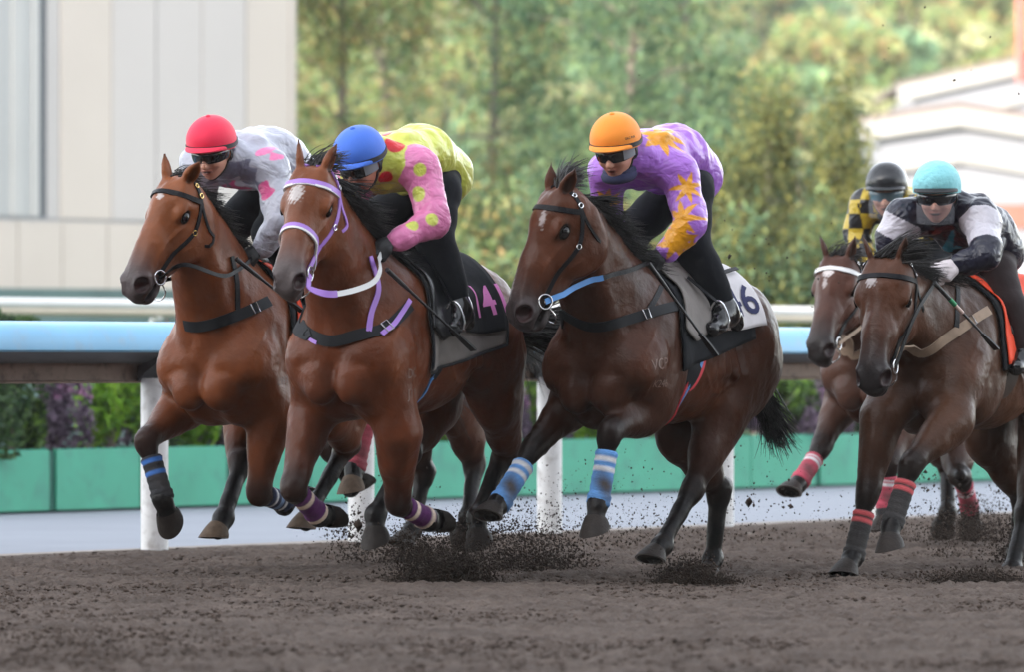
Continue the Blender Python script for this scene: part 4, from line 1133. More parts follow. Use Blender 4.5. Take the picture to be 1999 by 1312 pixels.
    fo = S.get("forelock", {}); fdir = np.array(fo.get("dir", (-0.6, 0.1, 0.9)), float)
    def fore_fn(u):
        p = h(RNG.normal() * 0.02 - 0.005, RNG.normal() * 0.024, -0.012)
        d = fdir + RNG.normal(size=3) * 0.25
        return p, d, np.array(fo.get("bend", (-1.2, 0.2, -0.3))) + RNG.normal(size=3) * 0.3, 0.5 + 0.7 * RNG.random()
    V, Fc = strands(None, fore_fn, int(fo.get("n", 150) * 1.7), fo.get("len", 0.13) * 1.1, 0.0042, 7)
    mesh_obj("forelock", V, Fc, _mats["hair"], root)
    tl = S.get("tail", {}); dock = T(*tl.get("dock", (-0.87, 0, 1.27)))
    tdir = np.array(tl.get("dir", (-0.9, 0, 0.25))); tb = np.array(tl.get("bend", (-0.3, 0, -0.9)))
    def tail_fn(u):
        p = dock + tdir * RNG.random() * 0.16 + RNG.normal(size=3) * 0.022
        return p, tdir + RNG.normal(size=3) * 0.11, tb + RNG.normal(size=3) * 0.28, 0.55 + 0.6 * RNG.random()
    V, Fc = strands(None, tail_fn, int(tl.get("n", 520) * 1.8), tl.get("len", 0.72), 0.0042, 9)
    mesh_obj("tail", V, Fc, _mats["hair"], root)
    bands(H); tack(H)
    return H

def bands(H):
    """Leg bandages wound round the cannons."""
    for key, spec in H.S.get("bands", {}).items():
        top, low, to = H.legs[key]
        a, b = spec.get("span", (0.27, 1.02)); P0 = top + (low - top) * a; P1 = top + (low - top) * b
        n = 22; t = norm(P1 - P0); u = norm(np.cross(t, (0, 1, 0.2))); v = np.cross(t, u); back = norm(np.array([-1.0, 0, 0.0]) - t * (-t[0]))
        V, C = [], []
        for i in range(n + 1):
            s = i / n; r = 0.053 + 0.003 * math.sin(s * 40) * 0.5 + (0.006 if s > 0.8 else 0) + (0.003 if s < 0.1 else 0)
            col = spec["col"]
            for lo, hi, c in spec.get("stripes", ()):
                if lo <= s <= hi: col = c
            for j in range(18):
                an = 2 * math.pi * j / 18; dvec = math.cos(an) * u + math.sin(an) * v
                V.append(P0 + (P1 - P0) * s + dvec * (r if 0 < i < n else r - 0.006) + back * 0.008)
                c = np.array(col, float)
                d = spec.get("dirt")
                if d:
                    wv = np.clip(0.75 + 0.4 * math.sin(s * 5 + an * 2) - abs(s - 0.62) * 2.6 - 0.25 * math.sin(an * 1 + 1), 0, 1) * d
                    c = c * (1 - wv) + np.array((0.055, 0.045, 0.042)) * wv
                C.append(c)
        Fc = []
        for i in range(n):
            for j in range(18):
                Fc.append((i * 18 + j, i * 18 + (j + 1) % 18, (i + 1) * 18 + (j + 1) % 18, (i + 1) * 18 + j))
        Fc += [tuple(reversed(range(18))), tuple(range(n * 18, n * 18 + 18))]
        mesh_obj("leg_bandage", V, Fc, mat("bandage", vcol=True, rough=0.8, noise=0.15, nscale=25, bump=0.4, bscale=70, stretch=(1, 1, 3)), H.root, True, np.array(C))

def tack(H):
    S, F, h, fr, root = H.S, H.F, H.h, H.fr, H.root
    tk = S["tack"]; lm = _mats[tk.get("leather", "leather")]; a, sd, n = H.R
    hw = tk.get("w", 0.020)
    # bridle
    br = empty("bridle"); br.parent = root
    g = None
    P, N = shrink_strap(F, [h(0.058, -0.105, -0.108), h(0.078, -0.095, -0.05), h(0.092, -0.06, 0.01), h(0.098, 0, 0.04), h(0.092, 0.06, 0.01), h(0.078, 0.095, -0.05), h(0.058, 0.105, -0.108)], hw * 1.15, 0.006)
    g = Geo(); g.ribbon(P, N, hw * 1.3, 0.008); bo = g.build("browband", _mats[tk.get("brow", "leather")], br)
    if tk.get("brow_edge"):
        g = Geo(); g.ribbon(P + a * hw * 0.62, N, hw * 0.5, 0.010); g.build("trim", _mats[tk["brow_edge"]], bo)
    for s in (-1, 1):
        P, N = shrink_strap(F, [h(-0.02, s * 0.02, 0.0), h(0.01, s * 0.085, -0.06), h(0.05, s * 0.105, -0.105), h(0.18, s * 0.10, -0.160), h(0.33, s * 0.075, -0.128), h(0.462, s * 0.062, -0.118)], hw, 0.006)
        g = Geo(); g.ribbon(P, N, hw, 0.007)
        cp = g.build("cheekpiece", lm, br)
        for q in (0.2, 0.36, 0.64):
            g = Geo(); i = int(q * (len(P) - 1)); t = norm(P[i + 1] - P[i])
            g.tube(ring_pts(P[i] + N[i] * 0.006, t, norm(np.cross(t, N[i])), hw * (0.5 if q < 0.3 else 0.62), 12), 0.004 if q < 0.3 else 0.003, 6, closed=True)
            g.build("buckle", _mats["brass" if tk.get("brass") else "steel"], cp)
        P, N = shrink_strap(F, [h(0.03, s * 0.095, -0.08), h(0.085, s * 0.098, -0.15), h(0.135, s * 0.075, -0.235), h(0.15, s * 0.0, -0.27)], hw * 0.7, 0.005)
        g = Geo(); g.ribbon(P, N, hw * 0.75, 0.006); g.build("throatlatch", lm, br)
        # bit ring
        c = h(0.475, s * 0.070, -0.122); g = Geo()
        g.tube(ring_pts(c, a, n, 0.036, 24), 0.0045, 8, closed=True)
        g.tube(np.array([c, h(0.475, 0, -0.12)]), 0.007, 8)
        g.build("bit_ring", _mats["steel"], br)
        if s > 0: H.bit = c
        else: H.bitR = c
    P = np.array([h(0.49, 0.068, -0.145), h(0.51, 0.06, -0.195), h(0.53, 0.02, -0.225), h(0.53, -0.02, -0.225), h(0.51, -0.06, -0.195), h(0.49, -0.068, -0.145)])
    g = Geo(); g.tube(spline(P, 5), 0.004, 6); g.build("bit_loop", _mats["steel"], br)
    if tk.get("noseband"):
        P, N = shrink_strap(F, [h(0.37, -0.062, -0.13), h(0.335, -0.070, -0.07), h(0.315, 0, 0.0), h(0.335, 0.070, -0.07), h(0.37, 0.062, -0.13), h(0.40, 0.03, -0.19), h(0.40, -0.03, -0.19), h(0.37, -0.062, -0.13)], hw, 0.006)
        g = Geo(); g.ribbon(P, N, hw * 1.25, 0.008); no = g.build("noseband", _mats[tk["noseband"]], br)
        if tk.get("brow_edge"):
            g = Geo(); g.ribbon(P + a * hw * 0.6, N, hw * 0.5, 0.010); g.build("trim", _mats[tk["brow_edge"]], no)
    H.bridle = br
    # breastplate round the base of the neck
    if tk.get("breast"):
        bp = tk["breast"]; pts = [fr.cast(F, *q) for q in bp["px"]]
        pts = [q for q in pts if q is not None]
        fpt = pts[0]
        # goes on round the far side of the chest, mirrored
        far = [np.array([q[0], -q[1], q[2]]) for q in pts[2:]]
        P, N = shrink_strap(F, list(reversed(far)) + pts, bp.get("w", 0.05), 0.008, 0.006)
        g = Geo(); g.ribbon(P, N, bp.get("w", 0.05), 0.009); bo = g.build("breastplate", _mats[bp.get("mat", "black_web")], root)
        i = int(0.86 * (len(P) - 1)); g = Geo(); t = norm(P[i + 1] - P[i])
        b = norm(np.cross(t, N[i])); c = P[i] + N[i] * 0.010; w = bp.get("w", 0.05) * 0.5
        g.tube([c - t * w * .7 - b * w, c + t * w * .7 - b * w, c + t * w * .7 + b * w, c - t * w * .7 + b * w], 0.004, 6, closed=True); g.build("buckle", _mats["steel"], bo)
        if bp.get("stripe"):
            g = Geo(); g.ribbon(P[int(len(P) * .42):int(len(P) * .56)] + np.array([0, 0, -bp["w"] * .45]), N[int(len(P) * .42):int(len(P) * .56)], 0.018, 0.012); g.build("trim", _mats[bp["stripe"]], bo)
        if bp.get("neck"):      # strap up over the withers
            q = [fr.cast(F, *v) for v in bp["neck"]]; q = [v for v in q if v is not None]
            P, N = shrink_strap(F, q, 0.03, 0.006, 0.006); g = Geo(); g.ribbon(P, N, bp.get("nw", 0.028), 0.007); g.build("neck_strap", _mats[bp.get("neck_mat", "leather")], bo)
    for nm, px, wd_, m_, of in tk.get("extra", ()):
        q = [fr.cast(F, v[0], v[1]) for v in px]; q = [v for v in q if v is not None]
        if len(q) > 1:
            P = spline(q, 5) + (F.grad(q)[0] * of); P = P + F.grad(P) * np.maximum(of - F.ev(P), 0)[:, None]
            g = Geo(); g.ribbon(P, F.grad(P), wd_, 0.006); g.build(nm, _mats[m_], root)
    # saddle pad, cloths, saddle
    for c in tk["cloths"]:
        V, Fc = drape(F, c["f"][0], c["f"][1], c["th"], c.get("off", 0.012), c.get("thick", 0.010), skew=c.get("skew", 0.0), zc=c.get("zc", 1.08))
        o = mesh_obj(c["name"], V, Fc, _mats[c["mat"]], root)
        if c.get("edge"):
            nf, nt = 26, 44; G = V[:nf * nt].reshape(nf, nt, 3)
            per = np.vstack([G[0, :], G[1:, -1], G[-1, -2::-1], G[-2:0:-1, 0]]); g = Geo(); g.tube(per, 0.008, 6, closed=True); g.build("piping", _mats[c["edge"]], o)
        for tx in c.get("text", ()):
            p = fr.cast(F, tx[1], tx[2], c.get("off", 0.012) + c.get("thick", 0.01))
            
            q = fr.cast(F, tx[3], tx[4], c.get("off", 0.012) + c.get("thick", 0.01))
            if p is None or q is None: print('TEXT MISS', tx[0]); continue
            nn = F.grad([p])[0]
            r = norm(q - p); r = norm(r - nn * (r @ nn)); upv = np.cross(nn, r)
            wrap_text(F, tx[0], p, r, upv, tx[5], _mats[tx[6]], "number", o, c.get("off", 0.012) + c.get("thick", 0.01) + 0.004)
    dz = S.get("dz", 0.0); pt = S.get("pitch", 0.0)
    def T(f, l, u): return np.array([f, l, u + dz + pt * (f - 0.2)])
    so = tk.get("seat", 0.02)
    K = Field(); K.cone(T(0.22, 0, 1.60), T(0.10, 0, 1.565), 0.042, 0.05, k=0.05); K.cone(T(0.10, 0, 1.565), T(-0.14, 0, 1.555), 0.055, 0.08, k=0.05, side=(0, 1, 0), q=1.4)
    K.cone(T(-0.14, 0, 1.555), T(-0.22, 0, 1.585), 0.06, 0.05, k=0.05, side=(0, 1, 0), q=1.8)
    sad = field_mesh("saddle", K, 0.008, _mats["saddle_leather"], root)
    ff = tk.get("flap_f", (-0.02, 0.30)); V, Fc = drape(F, ff[0], ff[1], lambda t: 1.25 - 0.35 * abs(t - 0.55), 0.030, 0.008, skew=0.10)
    mesh_obj("saddle_flap", V, Fc, _mats[tk.get("flap", "saddle_leather")], sad)
    # girth
    gf = tk.get("girth_f", 0.16); gm = tk.get("girth", [("black_web", 0.07)])
    A = []
    for t in np.linspace(0.5, 2 * math.pi - 0.5, 60): A.append(T(gf - 0.10 * math.cos(t), math.sin(t) * 0.36, 1.12 + math.cos(t) * 0.42))
    P = F.project(np.array(A), 0.006); N = F.grad(P)
    for i, (m_, wd, so_) in enumerate(gm):
        g = Geo(); g.ribbon(P + np.array([so_, 0, 0]) + N * 0.003 * i, N, wd, 0.008); g.build("girth", _mats[m_], sad)
    # stirrups
    for s, key in ((1, "footL"), (-1, "footR")):
        if S.get(key) is None: continue
        ft = fr.p(*S[key]) if S[key][0] > 5 else np.array(S[key], float)
        tr = T(0.10, s * 0.20, 1.50); g = Geo(); P = np.array([tr, tr * 0.5 + (ft + np.array([0, 0, 0.13])) * 0.5, ft + np.array([0, 0, 0.13])])
        g.ribbon(P, [np.array([0, s, 0.3])] * 3, 0.022, 0.005); sl = g.build("stirrup_leather", _mats["leather"], sad)
        Pp = [ft + np.array(v) for v in ((0, -0.055 , 0.0), (0, -0.06, 0.05), (0, -0.03, 0.12), (0, 0, 0.14), (0, 0.03, 0.12), (0, 0.06, 0.05), (0, 0.055, 0.0))]
        g = Geo(); g.tube(spline(Pp, 4), 0.006, 8); g.box((-0.022, -0.06, -0.008), (0.022, 0.06, 0.004), o=ft); g.build("stirrup_iron", _mats["steel"], sl)
    for tx in S.get("brands", ()):
        p = fr.cast(F, tx[1], tx[2]); q = fr.cast(F, tx[3], tx[4])
        if p is None or q is None: continue
        nn = F.grad([p])[0]; r = norm(q - p); r = norm(r - nn * (r @ nn))
        wrap_text(F, tx[0], p, r, np.cross(nn, r), tx[5], _mats["brand"], "freeze_brand", root, 0.003)

def reins(H, hand, via=None, m="leather", w=0.02, bitm=None):
    """Rein from the bit ring to the rider's hand (and the far one)."""
    for s, b in ((1, H.bit), (-1, H.bitR)):
        e = np.array(hand if s > 0 else (hand[0], -0.10 if hand[1] > -0.05 else hand[1], hand[2]), float)
        mid = [] if via is None or s < 0 else [H.fr.p(*v) for v in via]
        if not mid: mid = [b * 0.5 + e * 0.5 + np.array([0, s * 0.03, -0.05])]
        P = spline([b] + mid + [e], 8)
        # keep it outside neck and cheek
        sdv = H.F.ev(P); P = P + H.F.grad(P) * np.maximum(0.012 - sdv, 0)[:, None]
        N = np.tile(np.array([0.2, s * 1.0, 0.1]), (len(P), 1))
        g = Geo()
        if bitm and s > 0:
            k = int(len(P) * bitm[1]); g.ribbon(P[:k + 1], N[:k + 1], w * 1.25, 0.005, 1); g.ribbon(P[k:], N[k:], w, 0.006, 0)
            o = g.build("rein", [_mats[m], _mats[bitm[0]]], H.bridle)
        else:
            g.ribbon(P, N, w, 0.006); o = g.build("rein", _mats[m], H.bridle)
# ------------------------------------------------------------------ jockeys
def rider_mats():
    mat("skin", lin(205, 150, 128), rough=0.5, spec=0.4, vcol=True, bump=0.1, bscale=120)
    mat("silk", vcol=True, rough=0.30, spec=0.42, sheen=0.05, bump=0.65, bscale=4.6, bdist=0.05, wave=(8, 1.6, 0.5), stretch=(1, 1, 1.2))
    mat("breeches_black", (0.007, 0.008, 0.011), spec=0.15, rough=0.8, noise=0.2, nscale=10, bump=0.5, bscale=12, bdist=0.014, sheen=0.0)
    mat("breeches_brown", (0.024, 0.015, 0.015), spec=0.2, rough=0.75, noise=0.2, nscale=10, bump=0.5, bscale=12, bdist=0.014, sheen=0.0)
    mat("boot", (0.008, 0.008, 0.009), rough=0.16, spec=0.6, bump=0.25, bscale=28, bdist=0.01)
    mat("glove_black", (0.011, 0.011, 0.013), rough=0.6, bump=0.3, bscale=60)
    mat("glove_white", lin(205, 196, 198), rough=0.75, bump=0.3, bscale=60)
    mat("lens", (0.012, 0.013, 0.016), rough=0.07, spec=0.7)
    mat("lens_blue", (0.10, 0.16, 0.20), rough=0.08, spec=0.7)
    mat("lens_clear", (0.25, 0.26, 0.29), rough=0.08, spec=0.6)
    mat("visor_clear", (0.9, 0.9, 0.9), rough=0.15, spec=0.3)
    m = _mats["visor_clear"]; p = m.node_tree.nodes["Principled BSDF"]; p.inputs["Alpha"].default_value = 0.16; p.inputs["Base Color"].default_value = (0.30, 0.31, 0.34, 1)
    mat("strap_black", (0.012, 0.012, 0.014), rough=0.6)
    mat("neck_scarf", lin(42, 46, 80), rough=0.8, bump=0.4, bscale=30)
    mat("gold_print", lin(200, 170, 90), rough=0.6)
    mat("whip_black", (0.012, 0.012, 0.014), rough=0.45, bump=0.2, bscale=120)
    mat("green_cap", lin(40, 140, 90), rough=0.6)
    mat("pale_grip", lin(215, 190, 180), rough=0.7)
rider_mats()

def helmet_mat(name, c, rough=0.75, quilt=False):
    return mat(name, c, rough=rough, noise=0.05, nscale=9, bump=0.9 if quilt else 0.12, bscale=34 if quilt else 160, sheen=0.25 if rough > 0.5 else 0)

class Rider: pass

def build_rider(S, H):
    R = Rider(); fr = H.fr
    def p(v): return np.array(v, float) if (len(v) == 3 and abs(v[0]) < 5) else fr.p(*v)
    root = R.root = empty("person", tuple(fr.O), fr.rz); tag(root, S["label"], "jockey", "jockeys riding in the race")
    # ---- skeleton
    P, M, C, N = [p(S[k]) for k in ("pelvis", "mid", "chest", "neck")]
    sh = {1: p(S["LS"]), -1: p(S["RS"])}; elb = {1: p(S["LE"]), -1: p(S["RE"])}; wr = {1: p(S["LW"]), -1: p(S["RW"])}
    hip = {1: p(S["LH"]), -1: p(S["RH"])}; kn = {1: p(S["LK"]), -1: p(S["RK"])}; an = {1: p(S["LA"]), -1: p(S["RA"])}; toe = {1: p(S["LT"]), -1: p(S["RT"])}
    if S.get("dbg"):
        for s in (1, -1): print("RID", S["label"][:20], s, "uarm %.2f farm %.2f thigh %.2f shin %.2f" % tuple(np.linalg.norm(x) for x in (sh[s] - elb[s], elb[s] - wr[s], hip[s] - kn[s], kn[s] - an[s])), "torso %.2f" % np.linalg.norm(P - N), np.round(P, 2), np.round(N, 2))
    hc = p(S["head"]); hs = S.get("hsize", 1.0) * 1.13
    dl = math.radians(S["az"]) - fr.az; tl = math.radians(S["tilt"])
    hx = np.array([math.cos(dl), -math.sin(dl), 0.0]); up0 = np.array([0, 0, 1.0])
    fw = hx * math.cos(tl) - up0 * math.sin(tl); up = hx * math.sin(tl) + up0 * math.cos(tl); sd = np.cross(up, fw)
    ro = math.radians(S.get("roll", 0)); up, sd = up * math.cos(ro) + sd * math.sin(ro), sd * math.cos(ro) - up * math.sin(ro)
    RH_ = [fw, sd, up]
    def h(x, y, z): return hc + hs * (fw * x + sd * y + up * z)
    skin = S.get("skin", lin(205, 150, 128)); lip = tuple(np.array(skin) * np.array((0.85, 0.55, 0.55)))
    ts = norm(sh[1] - sh[-1])
    # ---- body: head, neck, torso, limbs and hands in one surface
    B = Field()
    B.ell(h(0, 0, 0.0), np.array((0.098, 0.076, 0.105)) * hs, RH_, 0.03, skin)
    B.cone(h(0.045, 0, -0.055), h(0.055, 0, -0.098), 0.052 * hs, 0.030 * hs, k=0.03, col=skin)
    B.ell(h(0.02, 0, -0.065), np.array((0.062, 0.058, 0.055)) * hs, RH_, 0.03, skin)
    B.cone(h(0.092, 0, -0.020), h(0.112, 0, -0.050), 0.011 * hs, 0.016 * hs, k=0.015, col=skin)
    for s in (1, -1):
        B.ell(h(0.066, s * 0.038, -0.045), np.array((0.030, 0.024, 0.022)) * hs, RH_, 0.02, skin)
        B.ell(h(-0.008, s * 0.080, -0.022), np.array((0.018, 0.010, 0.030)) * hs, RH_, 0.01, tuple(np.array(skin) * np.array((1, 0.82, 0.8))))
        B.ell(h(0.098, s * 0.011, -0.054), np.array((0.010, 0.008, 0.007)) * hs, RH_, 0.008, skin)
    B.ell(h(0.092, 0, -0.076), np.array((0.012, 0.024, 0.006)) * hs, RH_, 0.008, lip)
    B.ell(h(0.089, 0, -0.086), np.array((0.012, 0.020, 0.007)) * hs, RH_, 0.008, lip)
    B.ell(h(0.099, 0, -0.081), np.array((0.010, 0.020, 0.0018)) * hs, RH_, 0.004, (0.06, 0.02, 0.02), op=-1)
    B.cone(h(-0.02, 0, -0.07), N, 0.056, 0.062, k=0.03, col=skin)
    B.cone(N, C, 0.07, 0.11, k=0.05, col=skin); B.cone(C, P, 0.11, 0.10, k=0.05, col=skin)
    for s in (1, -1):
        B.cone(N, sh[s], 0.042, 0.040, k=0.04, col=skin); B.cone(sh[s], elb[s], 0.045, 0.038, k=0.03, col=skin); B.cone(elb[s], wr[s], 0.038, 0.027, k=0.02, col=skin)
        B.cone(hip[s], kn[s], 0.075, 0.052, k=0.03, col=skin); B.cone(kn[s], an[s], 0.05, 0.035, k=0.03, col=skin)
        B.cone(an[s], toe[s], 0.035, 0.025, k=0.02, col=skin); B.cone(P, hip[s], 0.09, 0.08, k=0.05, col=skin)
    R.hand = {}
    gl = Geo(); gf = {}
    for s in (1, -1):
        hv = p(S["LHand" if s > 0 else "RHand"]); a = norm(hv - wr[s])
        nn = norm(np.array([0.1, s * 0.55, 0.8])); nn = norm(nn - a * (nn @ a)); ss = np.cross(nn, a) * s   # ss points to the thumb side (inwards/up)
        pc = wr[s] + a * 0.066; R.hand[s] = pc + a * 0.03 - nn * 0.02
        for Fd, gr, colr in ((B, 0.0, skin), (gf.setdefault(s, Field()), 0.004, (1, 1, 1))):
            Fd.ell(pc, (0.058 + gr, 0.050 + gr, 0.024 + gr), [a, ss, nn], 0.02, colr)
            for i, (o, ln) in enumerate(((-0.037, 1.0), (-0.012, 1.2), (0.012, 1.15), (0.037, 0.92))):
                k0 = pc + a * 0.046 + ss * (-o); k1 = k0 + (a * 0.030 - nn * 0.018) * ln; k2 = k1 + (-nn * 0.034 + a * 0.002) * ln; k3 = k2 + (-a * 0.028 - nn * 0.002) * ln
                Fd.cone(k0, k1, 0.0140 + gr, 0.0128 + gr, k=0.006, col=colr); Fd.cone(k1, k2, 0.0128 + gr, 0.0116 + gr, k=0.006, col=colr); Fd.cone(k2, k3, 0.0116 + gr, 0.0105 + gr, k=0.006, col=colr)
            t0 = pc - a * 0.015 + ss * 0.046; t1 = t0 + a * 0.040 + ss * 0.012 - nn * 0.022; t2 = t1 + a * 0.030 - ss * 0.024 - nn * 0.014
            Fd.cone(t0, t1, 0.017 + gr, 0.014 + gr, k=0.01, col=colr); Fd.cone(t1, t2, 0.014 + gr, 0.011 + gr, k=0.006, col=colr)
        B.cone(wr[s], pc, 0.027, 0.026, k=0.02, col=skin)
        g0 = S.get("glove_from", 0.35); gf[s].cone(wr[s] + (elb[s] - wr[s]) * g0 * 0.3, pc, 0.037, 0.030, k=0.02)
    def stub(V, C_):
        m = np.clip(1 - np.linalg.norm((V - h(0.075, 0, -0.088)) / (hs * np.array((0.05, 0.05, 0.03))), axis=1), 0, 1)[:, None] * 0.25
        return C_ * (1 - m * np.array((0.5, 0.4, 0.35)))
    field_mesh("body", B, 0.0062, _mats["skin"], root, stub, tau=0.008)
    for s in (1, -1):
        go = field_mesh("glove", gf[s], 0.005, _mats[S.get("glove", "glove_black")], root)
        if s > 0 and S.get("glove_mark"):
            c = wr[s] + (hp_ := norm(wr[s] - elb[s])) * 0.045; nn = gf[s].grad([gf[s].project([c + np.array([0.0, 0.08, 0.05])])[0]])[0]
            q = gf[s].project([c + np.array([0.0, 0.08, 0.05])], 0.003)[0]; r = norm(np.cross(nn, up0)); u2 = np.cross(nn, r)
            pts = gf[s].project([q + r * x * 0.02 + u2 * y * 0.02 for x, y in ((-1.2, 1), (0.2, 1), (1, 0.4), (1, -1.2))], 0.003)
            g = Geo(); g.tube(pts, 0.0022, 5); g.tube(gf[s].project([q + r * x * 0.011 + u2 * y * 0.011 for x, y in ((0, -1), (-0.5, 0), (0, 1), (0.5, 0), (0, -1))], 0.003), 0.0022, 5); g.build("stitching", _mats["gold_print"], go)
    # ---- silks
    J = Field(); fx = np.cross(ts, norm(N - P))
    J.cone(P, M, 0.125, 0.140, k=0.06, side=ts, q=1.22); J.cone(M, C, 0.140, 0.140, k=0.06, side=ts, q=1.26); J.cone(C, C * 0.35 + N * 0.65, 0.13, 0.075, k=0.06, side=ts, q=1.2)
    J.cone(N, N * 0.45 + h(-0.03, 0, -0.085) * 0.55, 0.092, 0.074, k=0.05)
    bk = S.get("blouse", 1.0); J.ell(P * 0.9 + M * 0.1 + np.array([0, 0, -0.035]), np.array((0.178, 0.150, 0.150)) * bk, [ts, norm(np.cross(norm(M - P), ts)), norm(M - P)], 0.06)
    for s in (1, -1):
        J.cone(C + (sh[s] - C) * 0.35, sh[s], 0.10, 0.088, k=0.07); J.cone(N, sh[s], 0.085, 0.086, k=0.06)
        J.cone(sh[s], elb[s], 0.086, 0.072, k=0.05); J.cone(elb[s], wr[s], 0.072, 0.046, k=0.03)
        d = norm(wr[s] - elb[s]); e2 = elb[s] + (wr[s] - elb[s]) * 0.72
        J.cone(e2, e2 + d * 0.03, 0.057, 0.055, k=0.03); u2 = norm(sh[s] - elb[s])
        for q_, rr in ((0.2, 0.084), (0.42, 0.080), (0.65, 0.079), (0.86, 0.078)):         # soft rolls of loose cloth
            c = elb[s] + (sh[s] - elb[s]) * q_ + np.cross(u2, (0.3, s, 0.1)) * 0.008; J.cone(c - u2 * 0.012 + up0 * 0.01, c + u2 * 0.012, rr, rr, k=0.025)
        J.cone(elb[s] + d * 0.07, elb[s] + d * 0.09 + up0 * 0.008, 0.069, 0.067, k=0.02)
    tn = norm(P - N)
    for q_, o in ((0.25, 0.03), (0.45, -0.02), (0.62, 0.025), (0.8, -0.015)):
        c = N + (P - N) * q_; nb = norm(np.cross(ts, tn)); nb = nb if nb[2] > 0 else -nb
        J.cone(c - ts * 0.10 + nb * 0.085 + tn * o, c + ts * 0.10 + nb * 0.085 - tn * o, 0.052, 0.050, k=0.03)
        J.cone(c - ts * 0.09 - nb * 0.085 + tn * o, c + ts * 0.11 - nb * 0.08 - tn * o * 2, 0.050, 0.046, k=0.03)
    R.J = J
    def nearest_sleeve(V):
        best = np.full(len(V), 9.0); val = np.zeros(len(V)); w_ = np.zeros(len(V), int)
        for s in (1, -1):
            for a, b, o in ((sh[s], elb[s], 0), (elb[s], wr[s], 1)):
                ba = b - a; t = np.clip(((V - a) @ ba) / (ba @ ba), 0, 1); d = np.linalg.norm(V - a - t[:, None] * ba, axis=1)
                m = d < best; best[m] = d[m]; val[m] = (o + t[m]); w_[m] = s
        ba = P - N; t = np.clip(((V - N) @ ba) / (ba @ ba), 0, 1); dt = np.linalg.norm(V - N - t[:, None] * ba, axis=1)
        sleeve = ((best < 0.115) & (best < dt * 0.78)).astype(float)
        return sleeve, val, w_, t
    R.h = h; R.fw, R.sd, R.up = fw, sd, up
    ctx = dict(fr=fr, J=J, N=N, P=P, sh=sh, elb=elb, wr=wr, ts=ts)
    jk = field_mesh("jacket", J, 0.0068, _mats["silk"], root, lambda V, C_: S["silks"](V, nearest_sleeve(V), ctx), relief=0.028)
    # collar
    g = Geo(); c0 = N * 0.6 + h(-0.02, 0, -0.07) * 0.4; ax = norm(h(-0.02, 0, -0.07) - N); u = norm(np.cross(ax, (0, 1, 0))); v = np.cross(ax, u)
    g.tube(ring_pts(c0, u, v, 0.070, 20), 0.020, 8, closed=True); g.build("collar", _mats[S.get("collar", "strap_black")], jk)
    # ---- breeches and boots
    Q = Field(); 
    Q.ell(P - tn * 0.01 - up0 * 0.04, (0.135, 0.10, 0.11), [ts, norm(np.cross(tn, ts)), tn], 0.05)
    for s in (1, -1):
        Q.cone(P + ts * s * 0.04, hip[s], 0.095, 0.098, k=0.06); Q.cone(hip[s], kn[s], 0.100, 0.088, k=0.05); Q.cone(kn[s], an[s], 0.088, 0.064, k=0.05)
        d = norm(kn[s] - hip[s]); c = hip[s] + (kn[s] - hip[s]) * 0.5; Q.cone(c - up0 * 0.02, c + up0 * 0.01, 0.094, 0.092, k=0.03)
        cf = kn[s] + (an[s] - kn[s]) * 0.30; Q.cone(cf + np.array([-0.02, 0, 0]), cf + norm(an[s] - kn[s]) * 0.12, 0.082, 0.072, k=0.05)
    field_mesh("breeches", Q, 0.008, _mats[S.get("breeches", "breeches_black")], root)
    for s in (1, -1):
        K = Field(); d = norm(kn[s] - an[s]); f = norm(toe[s] - an[s] - up0 * 0); hl = an[s] - norm(np.array([f[0], f[1], 0])) * 0.055 - d * 0.040
        K.cone(an[s] + d * 0.06, an[s] - d * 0.01, 0.066, 0.062, k=0.02); K.cone(hl, toe[s] + f * 0.02, 0.050, 0.042, k=0.03); K.cone(an[s], (an[s] + toe[s]) / 2, 0.060, 0.052, k=0.03)
        K.cone(hl - d * 0.035, hl - d * 0.02, 0.040, 0.042, k=0.015)
        field_mesh("boot", K, 0.006, _mats["boot"], root)
    # ---- helmet
    hm = helmet_mat(S["helmet"][0], S["helmet"][1], S.get("hrough", 0.75), S.get("quilt", False)); hr = S.get("helm", 0.95)
    g = Geo(); nt_, np_ = 16, 48; V = []
    rx, ry, rz = 0.136 * hr, 0.117 * hr, 0.125 * hr
    for i in range(nt_ + 1):
        th = (math.pi / 2 + 0.20) * i / nt_
        for j in range(np_):
            ph = 2 * math.pi * j / np_; rib = 1 + 0.006 * abs(math.cos(ph * 4)) ** 8 * (-1 if not S.get("quilt") else 0.3)
            sn = math.sin(th) ** 0.92
            z = math.cos(th) * rz; z = z if z > 0 else z * 1.2
            V.append(h(-0.005 + math.cos(ph) * rx * sn * rib, math.sin(ph) * ry * sn * rib, 0.030 + z + (0.018 if math.cos(ph) > 0 else -0.004) * math.sin(th) ** 6 * math.cos(ph)))
    Fc = [(i * np_ + j, (i + 1) * np_ + j, (i + 1) * np_ + (j + 1) % np_, i * np_ + (j + 1) % np_) for i in range(nt_) for j in range(np_)]
    n0 = len(V); base = V[nt_ * np_:]
    V += [hc + (b - hc) * 0.90 for b in base]; Fc += [(nt_ * np_ + j, n0 + j, n0 + (j + 1) % np_, nt_ * np_ + (j + 1) % np_) for j in range(np_)]
    Fc += [tuple(range(n0, n0 + np_))]
    g.add(V, Fc); he = g.build("helmet", hm, root); R.helmet = he
    g = Geo(); loop = [np.array(V[(nt_ - 1) * np_ + j]) for j in range(np_)]; cen = np.mean(loop, axis=0)
    Pl = np.array([b + norm(b - cen) * 0.002 for b in loop] + [loop[0] + norm(loop[0] - cen) * 0.002]); Nl = [norm(b - cen) for b in Pl]
    if S.get("hband", True): g.ribbon(Pl, Nl, 0.020 * hs, 0.005); g.build("hat_band", _mats["strap_black"], he)
